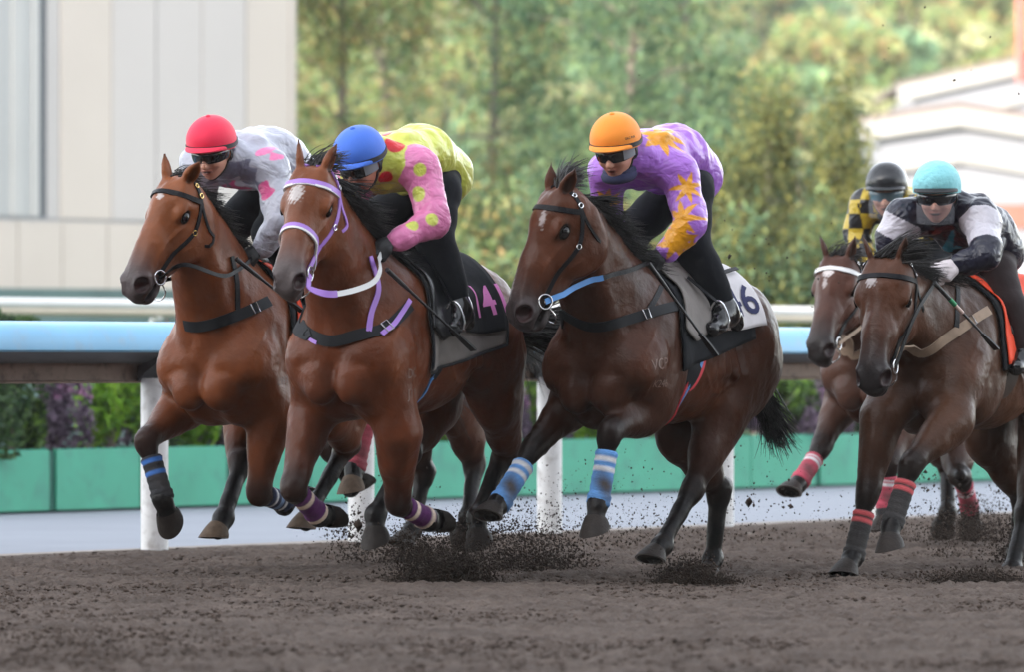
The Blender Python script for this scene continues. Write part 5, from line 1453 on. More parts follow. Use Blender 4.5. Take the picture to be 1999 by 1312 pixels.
    g = Geo(); bt = Field(); bt.ell(h(-0.005, 0, 0.03 + rz), np.array((0.013, 0.013, 0.008)) * hs, RH_, 0.01); 
    if S.get("hbutton", True): field_mesh("button", bt, 0.0035, hm, he)
    if S.get("cap_text"):
        tx = S["cap_text"]; ef = Field(); ef.ell(h(-0.005, 0, 0.03), np.array((rx, ry, rz * 1.0)) * hs, RH_, 0.01); q0, q1 = fr.cast(ef, tx[1], tx[2]), fr.cast(ef, tx[3], tx[4])
        if q0 is not None and q1 is not None:
            nn = ef.grad([q0])[0]; r = norm(q1 - q0); r = norm(r - nn * (r @ nn)); wrap_text(ef, tx[0], q0, r, np.cross(nn, r), 0.011, _mats["strap_black"], "lettering", he, 0.004)
    # peak
    g = Geo(); V = []; nph = 21
    for k_, (ex, zz) in enumerate(((0.0, 0.0), (0.022, -0.004), (0.038, -0.013), (0.036, -0.018), (0.0, -0.010))):
        for j in range(nph):
            ph = -1.15 + 2.3 * j / (nph - 1); w_ = math.cos(ph * math.pi / 2.3 * 0.98) ** 0.5
            V.append(h(-0.005 + math.cos(ph) * (rx - 0.004 + ex * w_), math.sin(ph) * (ry - 0.004 + ex * w_ * 0.5), 0.026 + zz + 0.018 * math.cos(ph)))
    Fc = [(k_ * nph + j, k_ * nph + j + 1, ((k_ + 1) % 5) * nph + j + 1, ((k_ + 1) % 5) * nph + j) for k_ in range(5) for j in range(nph - 1)]
    g.add(V, Fc); g.build("peak", hm if S.get("peak", True) else _mats["strap_black"], he)
    # ---- goggles
    g = Geo(); V = []; nph = 25
    for (r_, zz) in ((1.0, 0.022), (1.035, 0.018), (1.05, 0.0), (1.035, -0.020), (1.0, -0.036), (0.93, -0.034), (0.93, 0.020)):
        for j in range(nph):
            ph = -1.45 + 2.9 * j / (nph - 1); dip = -0.010 * (1 - abs(ph) / 1.45) ** 0.5 * (1 if zz > 0 else 0) + (0.016 * max(0, 1 - abs(ph) / 0.22) if zz < -0.015 else 0)
            V.append(h(0.006 + math.cos(ph) * 0.104 * r_, math.sin(ph) * 0.087 * r_, zz * (1 - 0.25 * (abs(ph) / 1.45) ** 3) + dip - 0.004))
    Fc = [(k_ * nph + j, k_ * nph + j + 1, ((k_ + 1) % 7) * nph + j + 1, ((k_ + 1) % 7) * nph + j) for k_ in range(7) for j in range(nph - 1)]
    Fc += [tuple(k_ * nph for k_ in range(7)), tuple(reversed([k_ * nph + nph - 1 for k_ in range(7)]))]
    g.add(V, Fc); go = g.build("goggles", _mats[S.get("lens", "lens")], root)
    g = Geo()
    for s in (1, -1):
        Pp = np.array([h(0.025, s * 0.088, -0.002), h(-0.02, s * 0.089, 0.006), h(-0.06, s * 0.075, 0.012), h(-0.098, s * 0.02, 0.015)])
        g.ribbon(spline(Pp, 4), [sd * s - fw * 0.3] * 13, 0.018, 0.004)
    g.build("strap", _mats["strap_black"], go)
    if S.get("mirror"):          # spare clear lens pushed to the side of the goggles
        g = Geo(); V = []
        for (r_, zz) in ((1.075, 0.020), (1.075, -0.028)):
            for j in range(7):
                ph = 0.75 + 0.7 * j / 6; V.append(h(0.006 + math.cos(ph) * 0.104 * r_, math.sin(ph) * 0.087 * r_, zz - 0.004))
        n7 = len(V); V += [hc + (v - hc) * 0.985 for v in V]
        Fc = [(j, j + 1, 8 + j, 7 + j) for j in range(6)] + [(n7 + 7 + j, n7 + 8 + j, n7 + j + 1, n7 + j) for j in range(6)] + [(0, 7, n7 + 7, n7), (6, n7 + 6, n7 + 13, 13)]
        g.add(V, Fc); g.build("side_lens", _mats["lens_clear"], go, False)
    if S.get("visor"):
        g = Geo(); V = []
        for (r_, zz) in ((1.16, -0.030), (1.20, -0.075), (1.16, -0.125)):
            for j in range(13):
                ph = -0.95 + 1.9 * j / 12; V.append(h(0.012 + math.cos(ph) * 0.104 * r_, math.sin(ph) * 0.090 * r_, zz))
        n7 = len(V); V += [hc + (v - hc) * 0.985 for v in V]
        Fc = [(r_ * 13 + j, r_ * 13 + j + 1, r_ * 13 + 14 + j, r_ * 13 + 13 + j) for r_ in range(2) for j in range(12)]
        Fc += [tuple(n7 + x for x in reversed(f)) for f in Fc] 
        g.add(V, Fc); g.build("mouth_shield", _mats["visor_clear"], go)
    # chin strap
    g = Geo()
    Pp = B.project(spline([h(-0.005, 0.085, 0.03), h(0.0, 0.080, -0.05), h(0.03, 0.045, -0.115), h(0.045, 0, -0.135), h(0.03, -0.045, -0.115), h(0.0, -0.080, -0.05), h(-0.005, -0.085, 0.03)], 6), 0.003)
    g.ribbon(Pp, B.grad(Pp), 0.017, 0.005); g.build("chin_strap", _mats[S.get("strap", "strap_black")], he)
    # hair at the nape
    Hh = Field(); Hh.ell(h(-0.035, 0, -0.015), np.array((0.068, 0.080, 0.062)) * hs, RH_, 0.02); field_mesh("hair", Hh, 0.006, mat("hair_brown", (0.02, 0.014, 0.011), rough=0.6, bump=0.4, bscale=90, stretch=(1, 1, 0.3)), root)
    if S.get("scarf"):
        g = Geo(); g.tube(ring_pts(h(0.0, 0, -0.112), fw, sd, 0.062, 20), 0.024, 8, closed=True); g.tube(ring_pts(h(0.015, 0, -0.128), fw, sd, 0.066, 20), 0.026, 8, closed=True); g.build("neck_scarf", _mats["neck_scarf"], root)
    R.B = B
    return R

def whip(H, a, b, label, grip=None):
    """Riding whip held in the hand, from a to b (local points)."""
    a, b = np.array(a), np.array(b)
    root = empty("whip", tuple(H.fr.O), H.fr.rz); tag(root, label, "whip", "jockeys' whips")
    n = norm(np.cross(b - a, (0.3, 1, 0.2)))
    g = Geo(); g.tube(np.array([a, a * 0.6 + b * 0.4, a * 0.3 + b * 0.7]), [0.008, 0.0065, 0.006], 8); g.build("shaft", _mats["whip_black"], root)
    g = Geo(); P = np.array([a * 0.32 + b * 0.68, a * 0.15 + b * 0.85, b]); g.ribbon(P, [n] * 3, np.array([0.022, 0.034, 0.036]), 0.010); g.build("flap", _mats["whip_black"], root)
    d = norm(b - a)
    g = Geo(); g.tube(np.array([a - d * 0.16, a - d * 0.02, a + d * 0.02]), [0.012, 0.011, 0.009], 8); g.build("handle", _mats["whip_black"], root)
    if grip:
        g = Geo(); g.tube(np.array([a - d * 0.02, a + d * 0.03]), 0.0125, 10); g.build("cap", _mats["green_cap"], root)
        g = Geo(); g.tube(np.array([a + d * 0.03, a + d * 0.10]), 0.0098, 8); g.build("tape", _mats["pale_grip"], root)

# ---- patterns of the silks
def spot(V, C, c, r, col, wob=0.0):
    if c is None: return C
    rr = r * (1 + wob * (np.sin(V[:, 0] * 61 + V[:, 2] * 37) + np.sin(V[:, 1] * 53 - V[:, 2] * 71)))
    m = np.clip((rr - np.linalg.norm(V - c, axis=1)) / 0.005, 0, 1)[:, None]
    return C * (1 - m) + np.array(col) * m

def star(V, C, c, nrm, r, col, npt=7, rot=0.0, inner=0.5):
    if c is None: return C
    nrm = norm(nrm); u = norm(np.cross(nrm, (0.1, 0.2, 1))); v = np.cross(nrm, u); d = V - c
    x, y = d @ u, d @ v; rr = np.hypot(x, y); an = np.arctan2(y, x) + rot
    t = np.abs(((an * npt / (2 * math.pi)) % 1) - 0.5) * 2
    lim = r * (inner + (1 - inner) * t ** 1.4)
    m = (np.clip((lim - rr) / 0.006, 0, 1) * (np.abs(d @ nrm) < 0.12))[:, None]
    return C * (1 - m) + np.array(col) * m

def solid(V, c): return np.tile(np.array(c, float), (len(V), 1))
# ------------------------------------------------------------------ the six horses
WHITE_, BLUE_, RED_ = (0.66, 0.66, 0.68), (0.11, 0.29, 0.62), (0.58, 0.09, 0.10)
PURPLE_, CREAM_, DKGREY_, NAVY_ = lin(88, 32, 92), lin(225, 205, 185), (0.024, 0.022, 0.022), (0.02, 0.03, 0.08)
PAD = dict(name="saddle_pad", mat="black_cloth", f=(-0.42, 0.36), th=lambda t: 1.20 + 0.50 * t, off=0.010, thick=0.010, skew=0.02)
UPRIGHT = dict(earR=(0.75, 0.25), earL=(0.75, 0.30), ear_n=0.5)

H1 = dict(name="h1", obj="racehorse", place=(539, 29.0, 28), coat=(0.165, 0.046, 0.014), face=(0.195, 0.062, 0.022), belly=(0.145, 0.042, 0.013), muzzle=(0.07, 0.055, 0.055),
    label="bright bay racehorse nearest the rail with a black bridle and blue striped black bandage",
    dz=0.02, head=dict(poll=(340, 350, 0.0), az=44, el=57, size=1.06, wide=1.06, earR=(0.8, 0.2), earL=(0.75, 0.85), ear_n=0.45),
    legs=dict(RF=[(362, 790), (284, 862), (317, 975), (336, 1030)], LF=[(530, 810), (503, 965), (555, 985), (597, 935)],
              RH=[(475, 800), (474, 900), (436, 1012), (414, 1058)], LH=[(640, 800), (678, 868), (608, 995), (576, 1056)]),
    bands=dict(RF=dict(col=(0.012, 0.012, 0.015), stripes=[(0.06, 0.17, (0.04, 0.16, 0.5)), (0.33, 0.44, (0.04, 0.16, 0.5))], dirt=0.3), LF=dict(col=NAVY_, stripes=[(0.15, 0.25, WHITE_), (0.4, 0.5, (0.2, 0.3, 0.5)), (0.6, 0.7, WHITE_)])),
    pale_hooves=("RH", "LH"), marks=[(312, 381, 9, 9, 0.8)], footR=(-0.05, -0.34, 1.24), footL=(0.0, 0.34, 1.24),
    mane=dict(wind=(-0.7, 0.35, 0.0), len=0.15, n=700, side=1), forelock=dict(dir=(-0.7, 0.3, 0.35), bend=(-1.0, 0.5, -0.6), len=0.12),
    tail=dict(dir=(-0.9, 0.15, -0.15), bend=(-0.5, 0.1, -0.5), len=0.95, n=420),
    tack=dict(brass=True, breast=dict(px=[(328, 610), (382, 638), (440, 624), (485, 607), (525, 588)], w=0.055, neck=[(452, 500), (461, 545), (463, 605)]),
        flap_f=(-0.08, 0.17), cloths=[PAD, dict(name="saddle_cloth", mat="orange_cloth", f=(-0.46, 0.29), th=lambda t: 1.25 + 0.25 * t, off=0.026, thick=0.006, skew=0.03)], girth=[("black_web", 0.085, 0)]),
    brands=[("L193", 552, 745, 572, 743, 0.042)])

H2 = dict(name="h2", obj="racehorse", place=(791, 27.6, 26), coat=(0.115, 0.031, 0.011), face=(0.160, 0.049, 0.018), belly=(0.085, 0.023, 0.009), muzzle=(0.085, 0.07, 0.07),
    label="bay racehorse with a lilac and white bridle and purple bandages on its front legs",
    dz=0.06, head=dict(poll=(607, 330, 0.0), az=21, el=57, size=1.07, earR=(0.85, 0.12), earL=(0.8, 0.30), ear_n=0.35, roll=4),
    legs=dict(RF=[(612, 800), (571, 955), (622, 1010), (655, 1005)], LF=[(778, 845), (776, 985), (836, 1018), (868, 1014)],
              LH=[(968, 780), (985, 885), (930, 1010), (938, 1090)], RH=[(850, 790), (800, 882), (733, 1005), (734, 1078)]),
    bands=dict(RF=dict(col=PURPLE_, stripes=[(0.22, 0.36, CREAM_), (0.82, 0.96, CREAM_)], span=(0.2, 0.98)), LF=dict(col=PURPLE_, stripes=[(0.2, 0.34, CREAM_), (0.8, 0.94, CREAM_)], span=(0.2, 0.98))),
    marks=[(577, 375, 17, 20, 0.85)], footL=(885, 645, 0.33), footR=(-0.05, -0.34, 1.28),
    mane=dict(wind=(-0.7, 0.7, -0.1), len=0.22, n=800, side=1), forelock=dict(dir=(-0.6, 0.2, 0.6), bend=(-0.9, 0.5, -0.5), len=0.15, n=200),
    tail=dict(dir=(-0.75, 0.62, 0.0), bend=(-0.2, 0.45, -0.3), len=0.9, n=620, dock=(-0.87, 0.02, 1.20)),
    tack=dict(extra=[("breast_strap", [(745, 655), (768, 636), (785, 612), (800, 588)], 0.024, "lilac", 0.012)], leather="lilac", brow="lilac", brow_edge="white_strap", noseband="lilac", w=0.022, breast=dict(px=[(588, 634), (638, 666), (700, 654), (755, 640), (800, 596)], w=0.055, stripe="lilac", neck=[(722, 500), (738, 560), (724, 610), (720, 648)], neck_mat="lilac"),
        cloths=[dict(PAD, name="saddle_pad", mat="grey_cloth", f=(-0.47, 0.33), th=lambda t: 1.30 + 0.42 * t, edge="black_web"),
                dict(name="number_cloth", mat="black_cloth", f=(-0.45, 0.06), th=lambda t: 1.12, off=0.026, thick=0.006, skew=0.02, text=[("141", 952, 590, 980, 584, 0.155, "pink_print")])],
        girth=[("black_web", 0.08, 0.0), ("blue_web", 0.02, -0.025)]),
    brands=[("DC", 805, 730, 822, 727, 0.045), ("J11", 805, 770, 822, 767, 0.045)])

H3 = dict(name="h3", obj="racehorse", place=(1292, 28.2, 30), coat=(0.058, 0.020, 0.010), face=(0.085, 0.027, 0.012), belly=(0.125, 0.038, 0.013), muzzle=(0.045, 0.036, 0.036),
    label="dark bay racehorse with blue bandages and a white cloth numbered 46",
    dz=0.01, head=dict(poll=(1080, 372, 0.0), az=65, el=67, size=1.11, wide=1.08, earR=(0.75, 0.1), earL=(1.25, 1.0), ear_n=0.25),
    legs=dict(RF=[(1128, 775), (1040, 876), (972, 985), (940, 1022)], LF=[(1262, 800), (1190, 842), (1166, 985), (1160, 1055)],
              LH=[(1405, 800), (1352, 955), (1291, 1066), (1264, 1102)], RH=[(1325, 845), (1405, 955), (1391, 1092), (1376, 1138)]),
    bands=dict(RF=dict(col=BLUE_, stripes=[(0.06, 0.17, WHITE_), (0.24, 0.36, WHITE_)], dirt=1.0), LF=dict(col=BLUE_, stripes=[(0.1, 0.22, WHITE_), (0.3, 0.4, WHITE_)], dirt=1.0)),
    marks=[(1060, 426, 5, 20, 0.45), (1000, 562, 6, 20, 0.5)],
    footL=(1402, 642, 0.33), footR=(-0.05, -0.34, 1.22),
    tail=dict(dir=(-0.30, 0.20, -0.95), bend=(-0.15, 0.2, -0.3), len=0.27, n=380, dock=(-0.90, 0.06, 1.0)),
    forelock=dict(dir=(-0.5, 0.1, 0.8), bend=(-1.6, 0.3, -0.2), n=260, len=0.19), mane=dict(wind=(-0.9, 0.4, 0.1), len=0.21, n=900, side=1),
    tack=dict(breast=dict(px=[(1100, 612), (1150, 637), (1200, 632), (1260, 614), (1330, 596)], w=0.05, neck=[(1290, 560), (1265, 605)]),
        cloths=[dict(PAD), dict(name="number_cloth", mat="white_cloth", f=(-0.50, -0.10), th=lambda t: 1.05, off=0.026, thick=0.006, skew=0.02,
            text=[("46", 1446, 590, 1470, 585, 0.17, "navy_print")])],
        extra=[("surcingle_loop", [(1372, 512), (1405, 510), (1430, 524), (1428, 540), (1402, 548), (1380, 552)], 0.022, "leather", 0.055)], girth=[("black_web", 0.085, 0.0), ("red_web", 0.07, -0.035), ("blue_web", 0.022, -0.035)], flap="grey_cloth"),
    brands=[("VCP", 1290, 712, 1312, 708, 0.055), ("K246", 1290, 750, 1312, 746, 0.04)])

H4 = dict(name="h4", obj="racehorse", place=(1792, 33.3, 30), coat=(0.085, 0.038, 0.025), face=(0.072, 0.028, 0.018), muzzle=(0.035, 0.03, 0.03),
    label="brown racehorse furthest back at the right with a white browband and red bandages",
    dz=-0.02, head=dict(poll=(1633, 503, 0.0), az=26, el=58, size=1.06, wide=1.08, **UPRIGHT),
    legs=dict(RF=[(1650, 775), (1601, 876), (1557, 945), (1533, 970)], LF=[(1770, 815), (1735, 905), (1727, 1000), (1722, 1040)],
              LH=[(1862, 850), (1876, 930), (1893, 1000), (1896, 1040)], RH=[(1800, 830), (1850, 905), (1850, 1000), (1840, 1035)]),
    bands={k: dict(col=(0.46, 0.06, 0.10), stripes=[(0.10, 0.16, WHITE_), (0.22, 0.28, WHITE_)], dirt=0.7, span=(0.25, 0.95)) for k in ("RF", "LF", "LH")},
    marks=[(1616, 528, 15, 16, 0.9), (1610, 552, 6, 14, 0.5)], footL=(0.0, 0.34, 1.22), footR=(-0.05, -0.34, 1.22),
    forelock=dict(dir=(-0.4, 0.3, 0.5), bend=(-1.0, 0.5, -0.7), n=180, len=0.14),
    tack=dict(brow="white_strap", breast=dict(px=[(1640, 660), (1660, 690), (1690, 685), (1740, 660)], w=0.05, mat="tan_strap"), cloths=[PAD], girth=[("black_web", 0.085, 0)]))

H5 = dict(name="h5", obj="racehorse", place=(1908, 29.4, 30), coat=(0.074, 0.032, 0.017), face=(0.080, 0.031, 0.016), belly=(0.17, 0.076, 0.036), muzzle=(0.03, 0.026, 0.027),
    label="brown racehorse at the right edge with a tan breastplate and red striped leg bandages",
    dz=-0.03, head=dict(poll=(1726, 507, 0.0), az=22, el=66, size=1.12, wide=1.14, **UPRIGHT),
    legs=dict(RF=[(1722, 815), (1694, 965), (1664, 1090), (1642, 1132)], LF=[(1858, 822), (1778, 908), (1740, 1025), (1737, 1085)],
              RH=[(1925, 850), (1996, 965), (1985, 1080), (1975, 1120)], LH=[(2035, 860), (2003, 1000), (1975, 1115), (1955, 1148)]),
    bands={k: dict(col=DKGREY_, stripes=[(0.04, 0.11, RED_), (0.17, 0.24, RED_)], dirt=0.3) for k in ("RF", "LF")},
    marks=[(1700, 548, 12, 13, 0.8)], footL=(0.02, 0.34, 1.18), footR=(-0.05, -0.34, 1.2),
    mane=dict(wind=(-0.8, 0.6, 0.1), len=0.2, n=800, side=1), forelock=dict(dir=(-0.2, 0.6, 0.8), bend=(-1.3, 0.9, -0.5), n=300, len=0.2),
    tack=dict(breast=dict(px=[(1745, 688), (1790, 688), (1840, 665), (1895, 628), (1930, 606)], w=0.05, mat="tan_strap", neck=[(1868, 560), (1868, 600), (1866, 640)]),
        flap_f=(-0.08, 0.17), cloths=[PAD, dict(name="saddle_cloth", mat="orange_cloth", f=(-0.46, 0.30), th=lambda t: 1.3 + 0.3 * t, off=0.026, thick=0.006, skew=0.04)], girth=[("leather_brown", 0.09, 0)]),
    brands=[("L161", 1912, 772, 1932, 770, 0.045)])

H6 = dict(name="h6", obj="racehorse", place=(800, 30.8, 27), coat=(0.09, 0.030, 0.014), label="bay racehorse mostly hidden behind the one with the lilac bridle",
    voxel=0.011, head=dict(poll=(0.98, -0.02, 1.88), az=24, el=55, size=1.05, **UPRIGHT),
    legs=dict(RF=[(0.42, -0.2, 0.88), (0.62, -0.16, 0.62), (0.40, -0.15, 0.40), (0.26, -0.15, 0.46)], LF=[(760, 765), (718, 800), (692, 915), (684, 970)],
              LH=[(885, 790), (926, 905), (915, 1010), (905, 1050)], RH=[(-0.25, -0.17, 0.86), (-0.45, -0.15, 0.48), (-0.3, -0.15, 0.15), (-0.15, -0.15, 0.06)]),
    bands=dict(LF=dict(col=(0.4, 0.06, 0.09), dirt=0.5)), pale_hooves=("LF",), footL=(0.0, 0.34, 1.24), footR=(-0.05, -0.34, 1.24),
    tack=dict(cloths=[PAD], girth=[("black_web", 0.085, 0), ("teal_web", 0.04, 0)]))
mat("red_web", lin(215, 70, 80), rough=0.7)
mat("teal_web", lin(50, 110, 140), rough=0.7)
def silks_purple(V, sl, X):
    pur, gold = lin(166, 108, 206), lin(222, 152, 24)
    C = solid(V, pur); fr, J = X["fr"], X["J"]
    for px, py, r, n_, ro, inn in ((1290, 262, 0.15, 8, 0.3, 0.42), (1343, 365, 0.09, 7, 0.9, 0.4), (1330, 425, 0.10, 7, 0.2, 0.45), (1318, 456, 0.08, 7, 1.2, 0.45), (1345, 480, 0.06, 6, 0.5, 0.45), (1235, 388, 0.15, 9, 0.2, 0.6), (1275, 394, 0.13, 8, 0.7, 0.6), (1322, 470, 0.11, 8, 0.4, 0.5), (1185, 392, 0.08, 7, 0.7, 0.5)):
        c = fr.cast(J, px, py)
        if c is not None: C = star(V, C, c, J.grad([c])[0], r, gold, n_, ro, inn)
    return C

def silks_spots(V, sl, X):
    yel, pink, red = lin(204, 210, 92), lin(220, 124, 172), lin(205, 18, 30)
    s, val, w_, t = sl; C = solid(V, yel); fr, J = X["fr"], X["J"]
    for px, py, r in ((770, 282, 0.055), (757, 256, 0.04), (748, 380, 0.06), (752, 345, 0.04), (830, 300, 0.0)): C = spot(V, C, fr.cast(J, px, py), r, red)
    C = np.where(s[:, None] > 0.5, np.array(pink), C)
    for px, py, r in ((820, 330, 0.035), (815, 378, 0.040), (843, 428, 0.035), (805, 438, 0.035), (775, 355, 0.03), (690, 375, 0.04), (700, 345, 0.03)):
        c = fr.cast(J, px, py)
        if c is not None: C = np.where((s[:, None] > 0.5), spot(V, C, c, r, yel), C)
    return C

def silks_white(V, sl, X):
    wh, pink = lin(178, 180, 194), lin(238, 130, 180)
    C = solid(V, wh); fr, J = X["fr"], X["J"]
    for px, py, r, col in ((450, 338, 0.085, lin(112, 112, 132)), (480, 345, 0.07, lin(112, 112, 132)), (523, 290, 0.05, pink), (535, 300, 0.04, pink), (455, 365, 0.075, lin(205, 60, 130)), (490, 372, 0.07, lin(190, 60, 120)), (515, 372, 0.04, lin(200, 70, 130)), (430, 355, 0.05, lin(120, 122, 140))): C = spot(V, C, fr.cast(J, px, py), r, col, 0.3)
    return C

def silks_check(V, sl, X):
    s, val, w_, t = sl; yel, bl = lin(186, 160, 46), (0.015, 0.015, 0.018)
    q = (np.floor(V[:, 0] / 0.085) + np.floor(V[:, 1] / 0.085) + np.floor(V[:, 2] / 0.085)).astype(int) % 2
    C = np.where(q[:, None] == 0, np.array(yel), np.array(bl))
    return np.where(((s < 0.5) & (V[:, 2] > X["N"][2] - 0.05))[:, None], np.array(yel), C)

def silks_dark(V, sl, X):
    s, val, w_, t = sl; navy, wh, cyan = lin(27, 27, 44), lin(196, 192, 200), lin(40, 150, 178)
    C = solid(V, navy); fr, J = X["fr"], X["J"]
    C = np.where(((s > 0.5) & (val > 0.05) & (val < 0.75))[:, None], np.array(wh), C)
    m = (s > 0.5) & (val >= 0.75) & (V[:, 2] > np.interp(val, [0.75, 2], [1.0, 1.0]) * 0)    # thin white stripe along the forearm
    c0, c1 = fr.cast(J, 1890, 478), fr.cast(J, 1850, 505)
    if c0 is not None and c1 is not None:
        ba = c1 - c0; tt = np.clip(((V - c0) @ ba) / (ba @ ba), 0, 1); d = np.linalg.norm(V - c0 - tt[:, None] * ba, axis=1); C = np.where((d < 0.022)[:, None], np.array(wh), C)
    for a, b, r in (((1862, 448), (1850, 485), 0.022), ((1850, 485), (1870, 480), 0.018)):
        c0, c1 = fr.cast(J, *a), fr.cast(J, *b)
        if c0 is None or c1 is None: continue
        ba = c1 - c0; tt = np.clip(((V - c0) @ ba) / (ba @ ba), 0, 1); d = np.linalg.norm(V - c0 - tt[:, None] * ba, axis=1); C = np.where((d < r * tt + 0.006)[:, None], np.array(cyan), C)
    return C

def silks_gold(V, sl, X):
    C = solid(V, lin(150, 110, 50)); return np.where((np.sin(V[:, 0] * 22) * np.sin(V[:, 2] * 22) > 0.25)[:, None], np.array(lin(80, 50, 120)), C)

RLEG = dict(RA=(-0.02, -0.33, 1.30), RT=(0.12, -0.34, 1.24)); LLEG = dict(LA=(-0.0, 0.33, 1.30), LT=(0.14, 0.34, 1.24))
R3 = dict(label="jockey in shiny purple silks with gold jagged stars and an orange cap",
    pelvis=(1346, 335, 0.0), mid=(1312, 300, 0.0), chest=(1268, 306, 0.0), neck=(1230, 302, 0.0),
    LS=(1322, 335, 0.19), LE=(1350, 438, 0.30), LW=(1302, 490, 0.20), LHand=(1264, 510, 0.12),
    RS=(1188, 335, -0.19), RE=(1182, 420, -0.26), RW=(1222, 480, -0.10), RHand=(1240, 505, -0.07),
    LH=(1352, 372, 0.12), LK=(1350, 480, 0.17), LA=(1416, 606, 0.30), LT=(1392, 640, 0.32),
    RH=(1305, 385, -0.10), RK=(1236, 448, -0.27), **RLEG,
    cap_text=("ZAC PUR", 1230, 268, 1240, 265), head=(1203, 285, 0.0), az=22, tilt=22, helmet=("cap_orange", lin(250, 146, 36)), silks=silks_purple, mirror=True, scarf=True, collar="neck_scarf")
R2 = dict(label="jockey in yellow silks with red spots, pink spotted sleeves and a blue cap",
    pelvis=(855, 332, 0.0), mid=(815, 302, 0.0), chest=(772, 312, 0.0), neck=(735, 310, 0.0),
    LS=(815, 325, 0.19), LE=(848, 432, 0.30), LW=(770, 470, 0.20), LHand=(730, 488, 0.12),
    RS=(692, 345, -0.19), RE=(684, 405, -0.27), RW=(700, 470, -0.10), RHand=(712, 492, -0.06),
    LH=(858, 375, 0.12), LK=(848, 470, 0.17), LA=(896, 602, 0.30), LT=(886, 636, 0.32), RH=(805, 388, -0.10), RK=(735, 425, -0.27), **RLEG,
    head=(704, 312, 0.0), az=30, tilt=28, helmet=("cap_blue", lin(62, 112, 214)), silks=silks_spots, mirror=True, glove_mark=True, skin=lin(178, 118, 96))
R1 = dict(label="jockey in pale grey silks with pink patches and a crimson cap",
    pelvis=(552, 322, 0.0), mid=(520, 302, 0.0), chest=(480, 312, 0.0), neck=(443, 307, 0.0),
    LS=(528, 330, 0.19), LE=(548, 430, 0.29), LW=(512, 484, 0.18), LHand=(476, 502, 0.10),
    RS=(390, 322, -0.19), RE=(392, 392, -0.26), RW=(428, 465, -0.10), RHand=(448, 490, -0.07),
    LH=(562, 378, 0.12), LK=(528, 455, 0.16), **LLEG, RH=(505, 388, -0.10), RK=(446, 445, -0.25), **RLEG,
    head=(414, 289, 0.0), az=20, tilt=20, helmet=("cap_red", lin(232, 30, 72)), silks=silks_white, glove_mark=True, strap="strap_black")
R5 = dict(label="jockey in a dark jacket with white sleeves and a quilted turquoise cap",
    blouse=0.92, pelvis=(1938, 492, 0.0), mid=(1916, 455, 0.0), chest=(1888, 432, 0.0), neck=(1862, 410, 0.0),
    LS=(1915, 425, 0.19), LE=(1924, 500, 0.30), LW=(1872, 515, 0.18), LHand=(1828, 528, 0.10),
    RS=(1766, 425, -0.19), RE=(1738, 480, -0.26), RW=(1775, 530, -0.12), RHand=(1800, 545, -0.06),
    LH=(1945, 535, 0.13), LK=(1968, 600, 0.24), LA=(1998, 690, 0.32), LT=(1985, 715, 0.34), RH=(1900, 520, -0.10), RK=(0.32, -0.25, 1.45), **RLEG,
    head=(1829, 376, 0.0), az=10, tilt=12, helmet=("cap_turquoise", lin(136, 208, 214)), quilt=True, hband=False, hbutton=False, peak=False, silks=silks_dark, breeches="breeches_brown", glove="glove_white", visor=True, glove_mark=True)
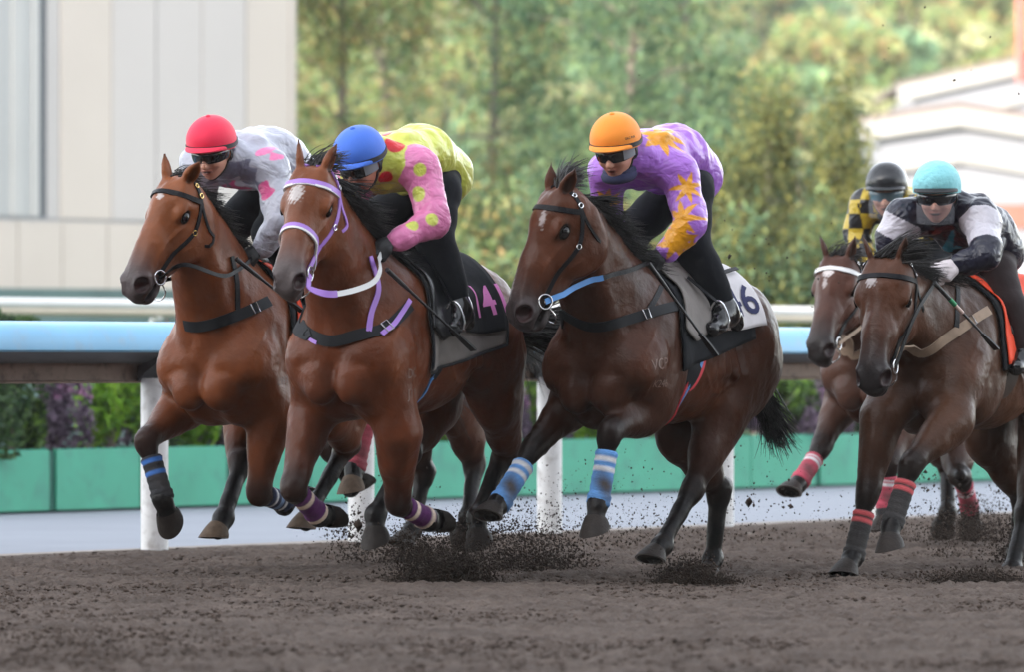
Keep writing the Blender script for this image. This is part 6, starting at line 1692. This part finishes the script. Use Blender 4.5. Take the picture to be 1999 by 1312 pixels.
R4 = dict(label="jockey in yellow and black checked silks with a shiny black helmet",
    pelvis=(1840, 445, 0.0), mid=(1808, 420, 0.0), chest=(1778, 412, 0.0), neck=(1752, 398, 0.0),
    LS=(1790, 415, 0.16), LE=(1770, 465, 0.22), LW=(1748, 522, 0.12), LHand=(1730, 542, 0.08),
    RS=(1692, 402, -0.18), RE=(1670, 455, -0.25), RW=(1700, 515, -0.10), RHand=(1715, 535, -0.06),
    LH=(1850, 470, 0.12), LK=(1822, 530, 0.18), **LLEG, RH=(1800, 470, -0.10), RK=(0.32, -0.25, 1.45), **RLEG,
    head=(1731, 371, 0.0), az=10, tilt=12, helmet=("helmet_black", (0.02, 0.021, 0.024)), hrough=0.22, hband=False, hbutton=False, silks=silks_check, lens="lens_blue", visor=True, strap="strap_black")
R6 = {k: v for k, v in R3.items()}
for _k, _v in R3.items():
    if isinstance(_v, tuple) and len(_v) == 3 and isinstance(_v[0], int): R6[_k] = ((800 if _k[1:] in ('K', 'A', 'T') else 782) + (_v[0] - 1292) * 0.916, 705 + (_v[1] - 705) * 0.916 + 8, _v[2])
R6.pop('cap_text', None); R6.update(label="jockey in gold and purple mostly hidden behind the rider with the blue cap", helmet=("cap_dark", (0.03, 0.02, 0.06)), silks=silks_gold, mirror=False, scarf=False, collar="strap_black")
# ------------------------------------------------------------------ assemble the field
h1 = build_horse(H1); r1 = build_rider(R1, h1); reins(h1, r1.hand[1], [(360, 516, 0.16), (440, 538, 0.20)])
h2 = build_horse(H2); r2 = build_rider(R2, h2); reins(h2, r2.hand[1], [(602, 560, 0.10), (650, 574, 0.20), (720, 556, 0.26), (742, 528, 0.24)], "white_strap", 0.026, ("lilac", 0.42))
h3 = build_horse(H3); r3 = build_rider(R3, h3); reins(h3, r3.hand[1], [(1150, 548, 0.12), (1210, 532, 0.18)], "leather", 0.022, ("blue_web", 0.45))
h4 = build_horse(H4); r4 = build_rider(R4, h4); reins(h4, r4.hand[1], None, "tan_strap")
h5 = build_horse(H5); r5 = build_rider(R5, h5); reins(h5, r5.hand[1], [(1788, 612, 0.14)])
h6 = build_horse(H6); r6 = build_rider(R6, h6); reins(h6, r6.hand[1])
whip(h1, h1.fr.p(505, 540, 0.28), h1.fr.p(590, 608, 0.40), "black whip lying along the orange cloth of the horse nearest the rail")
whip(h2, h2.fr.p(792, 560, 0.32), h2.fr.p(925, 684, 0.44), "black whip beside the pink number on the black cloth")
whip(h3, h3.fr.p(1300, 560, 0.32), h3.fr.p(1398, 694, 0.44), "black whip hanging in front of the white cloth numbered 46")
whip(h5, h5.fr.p(1858, 588, 0.26), h5.fr.p(1946, 682, 0.36), "black whip with a green cap above the tan breastplate", True)
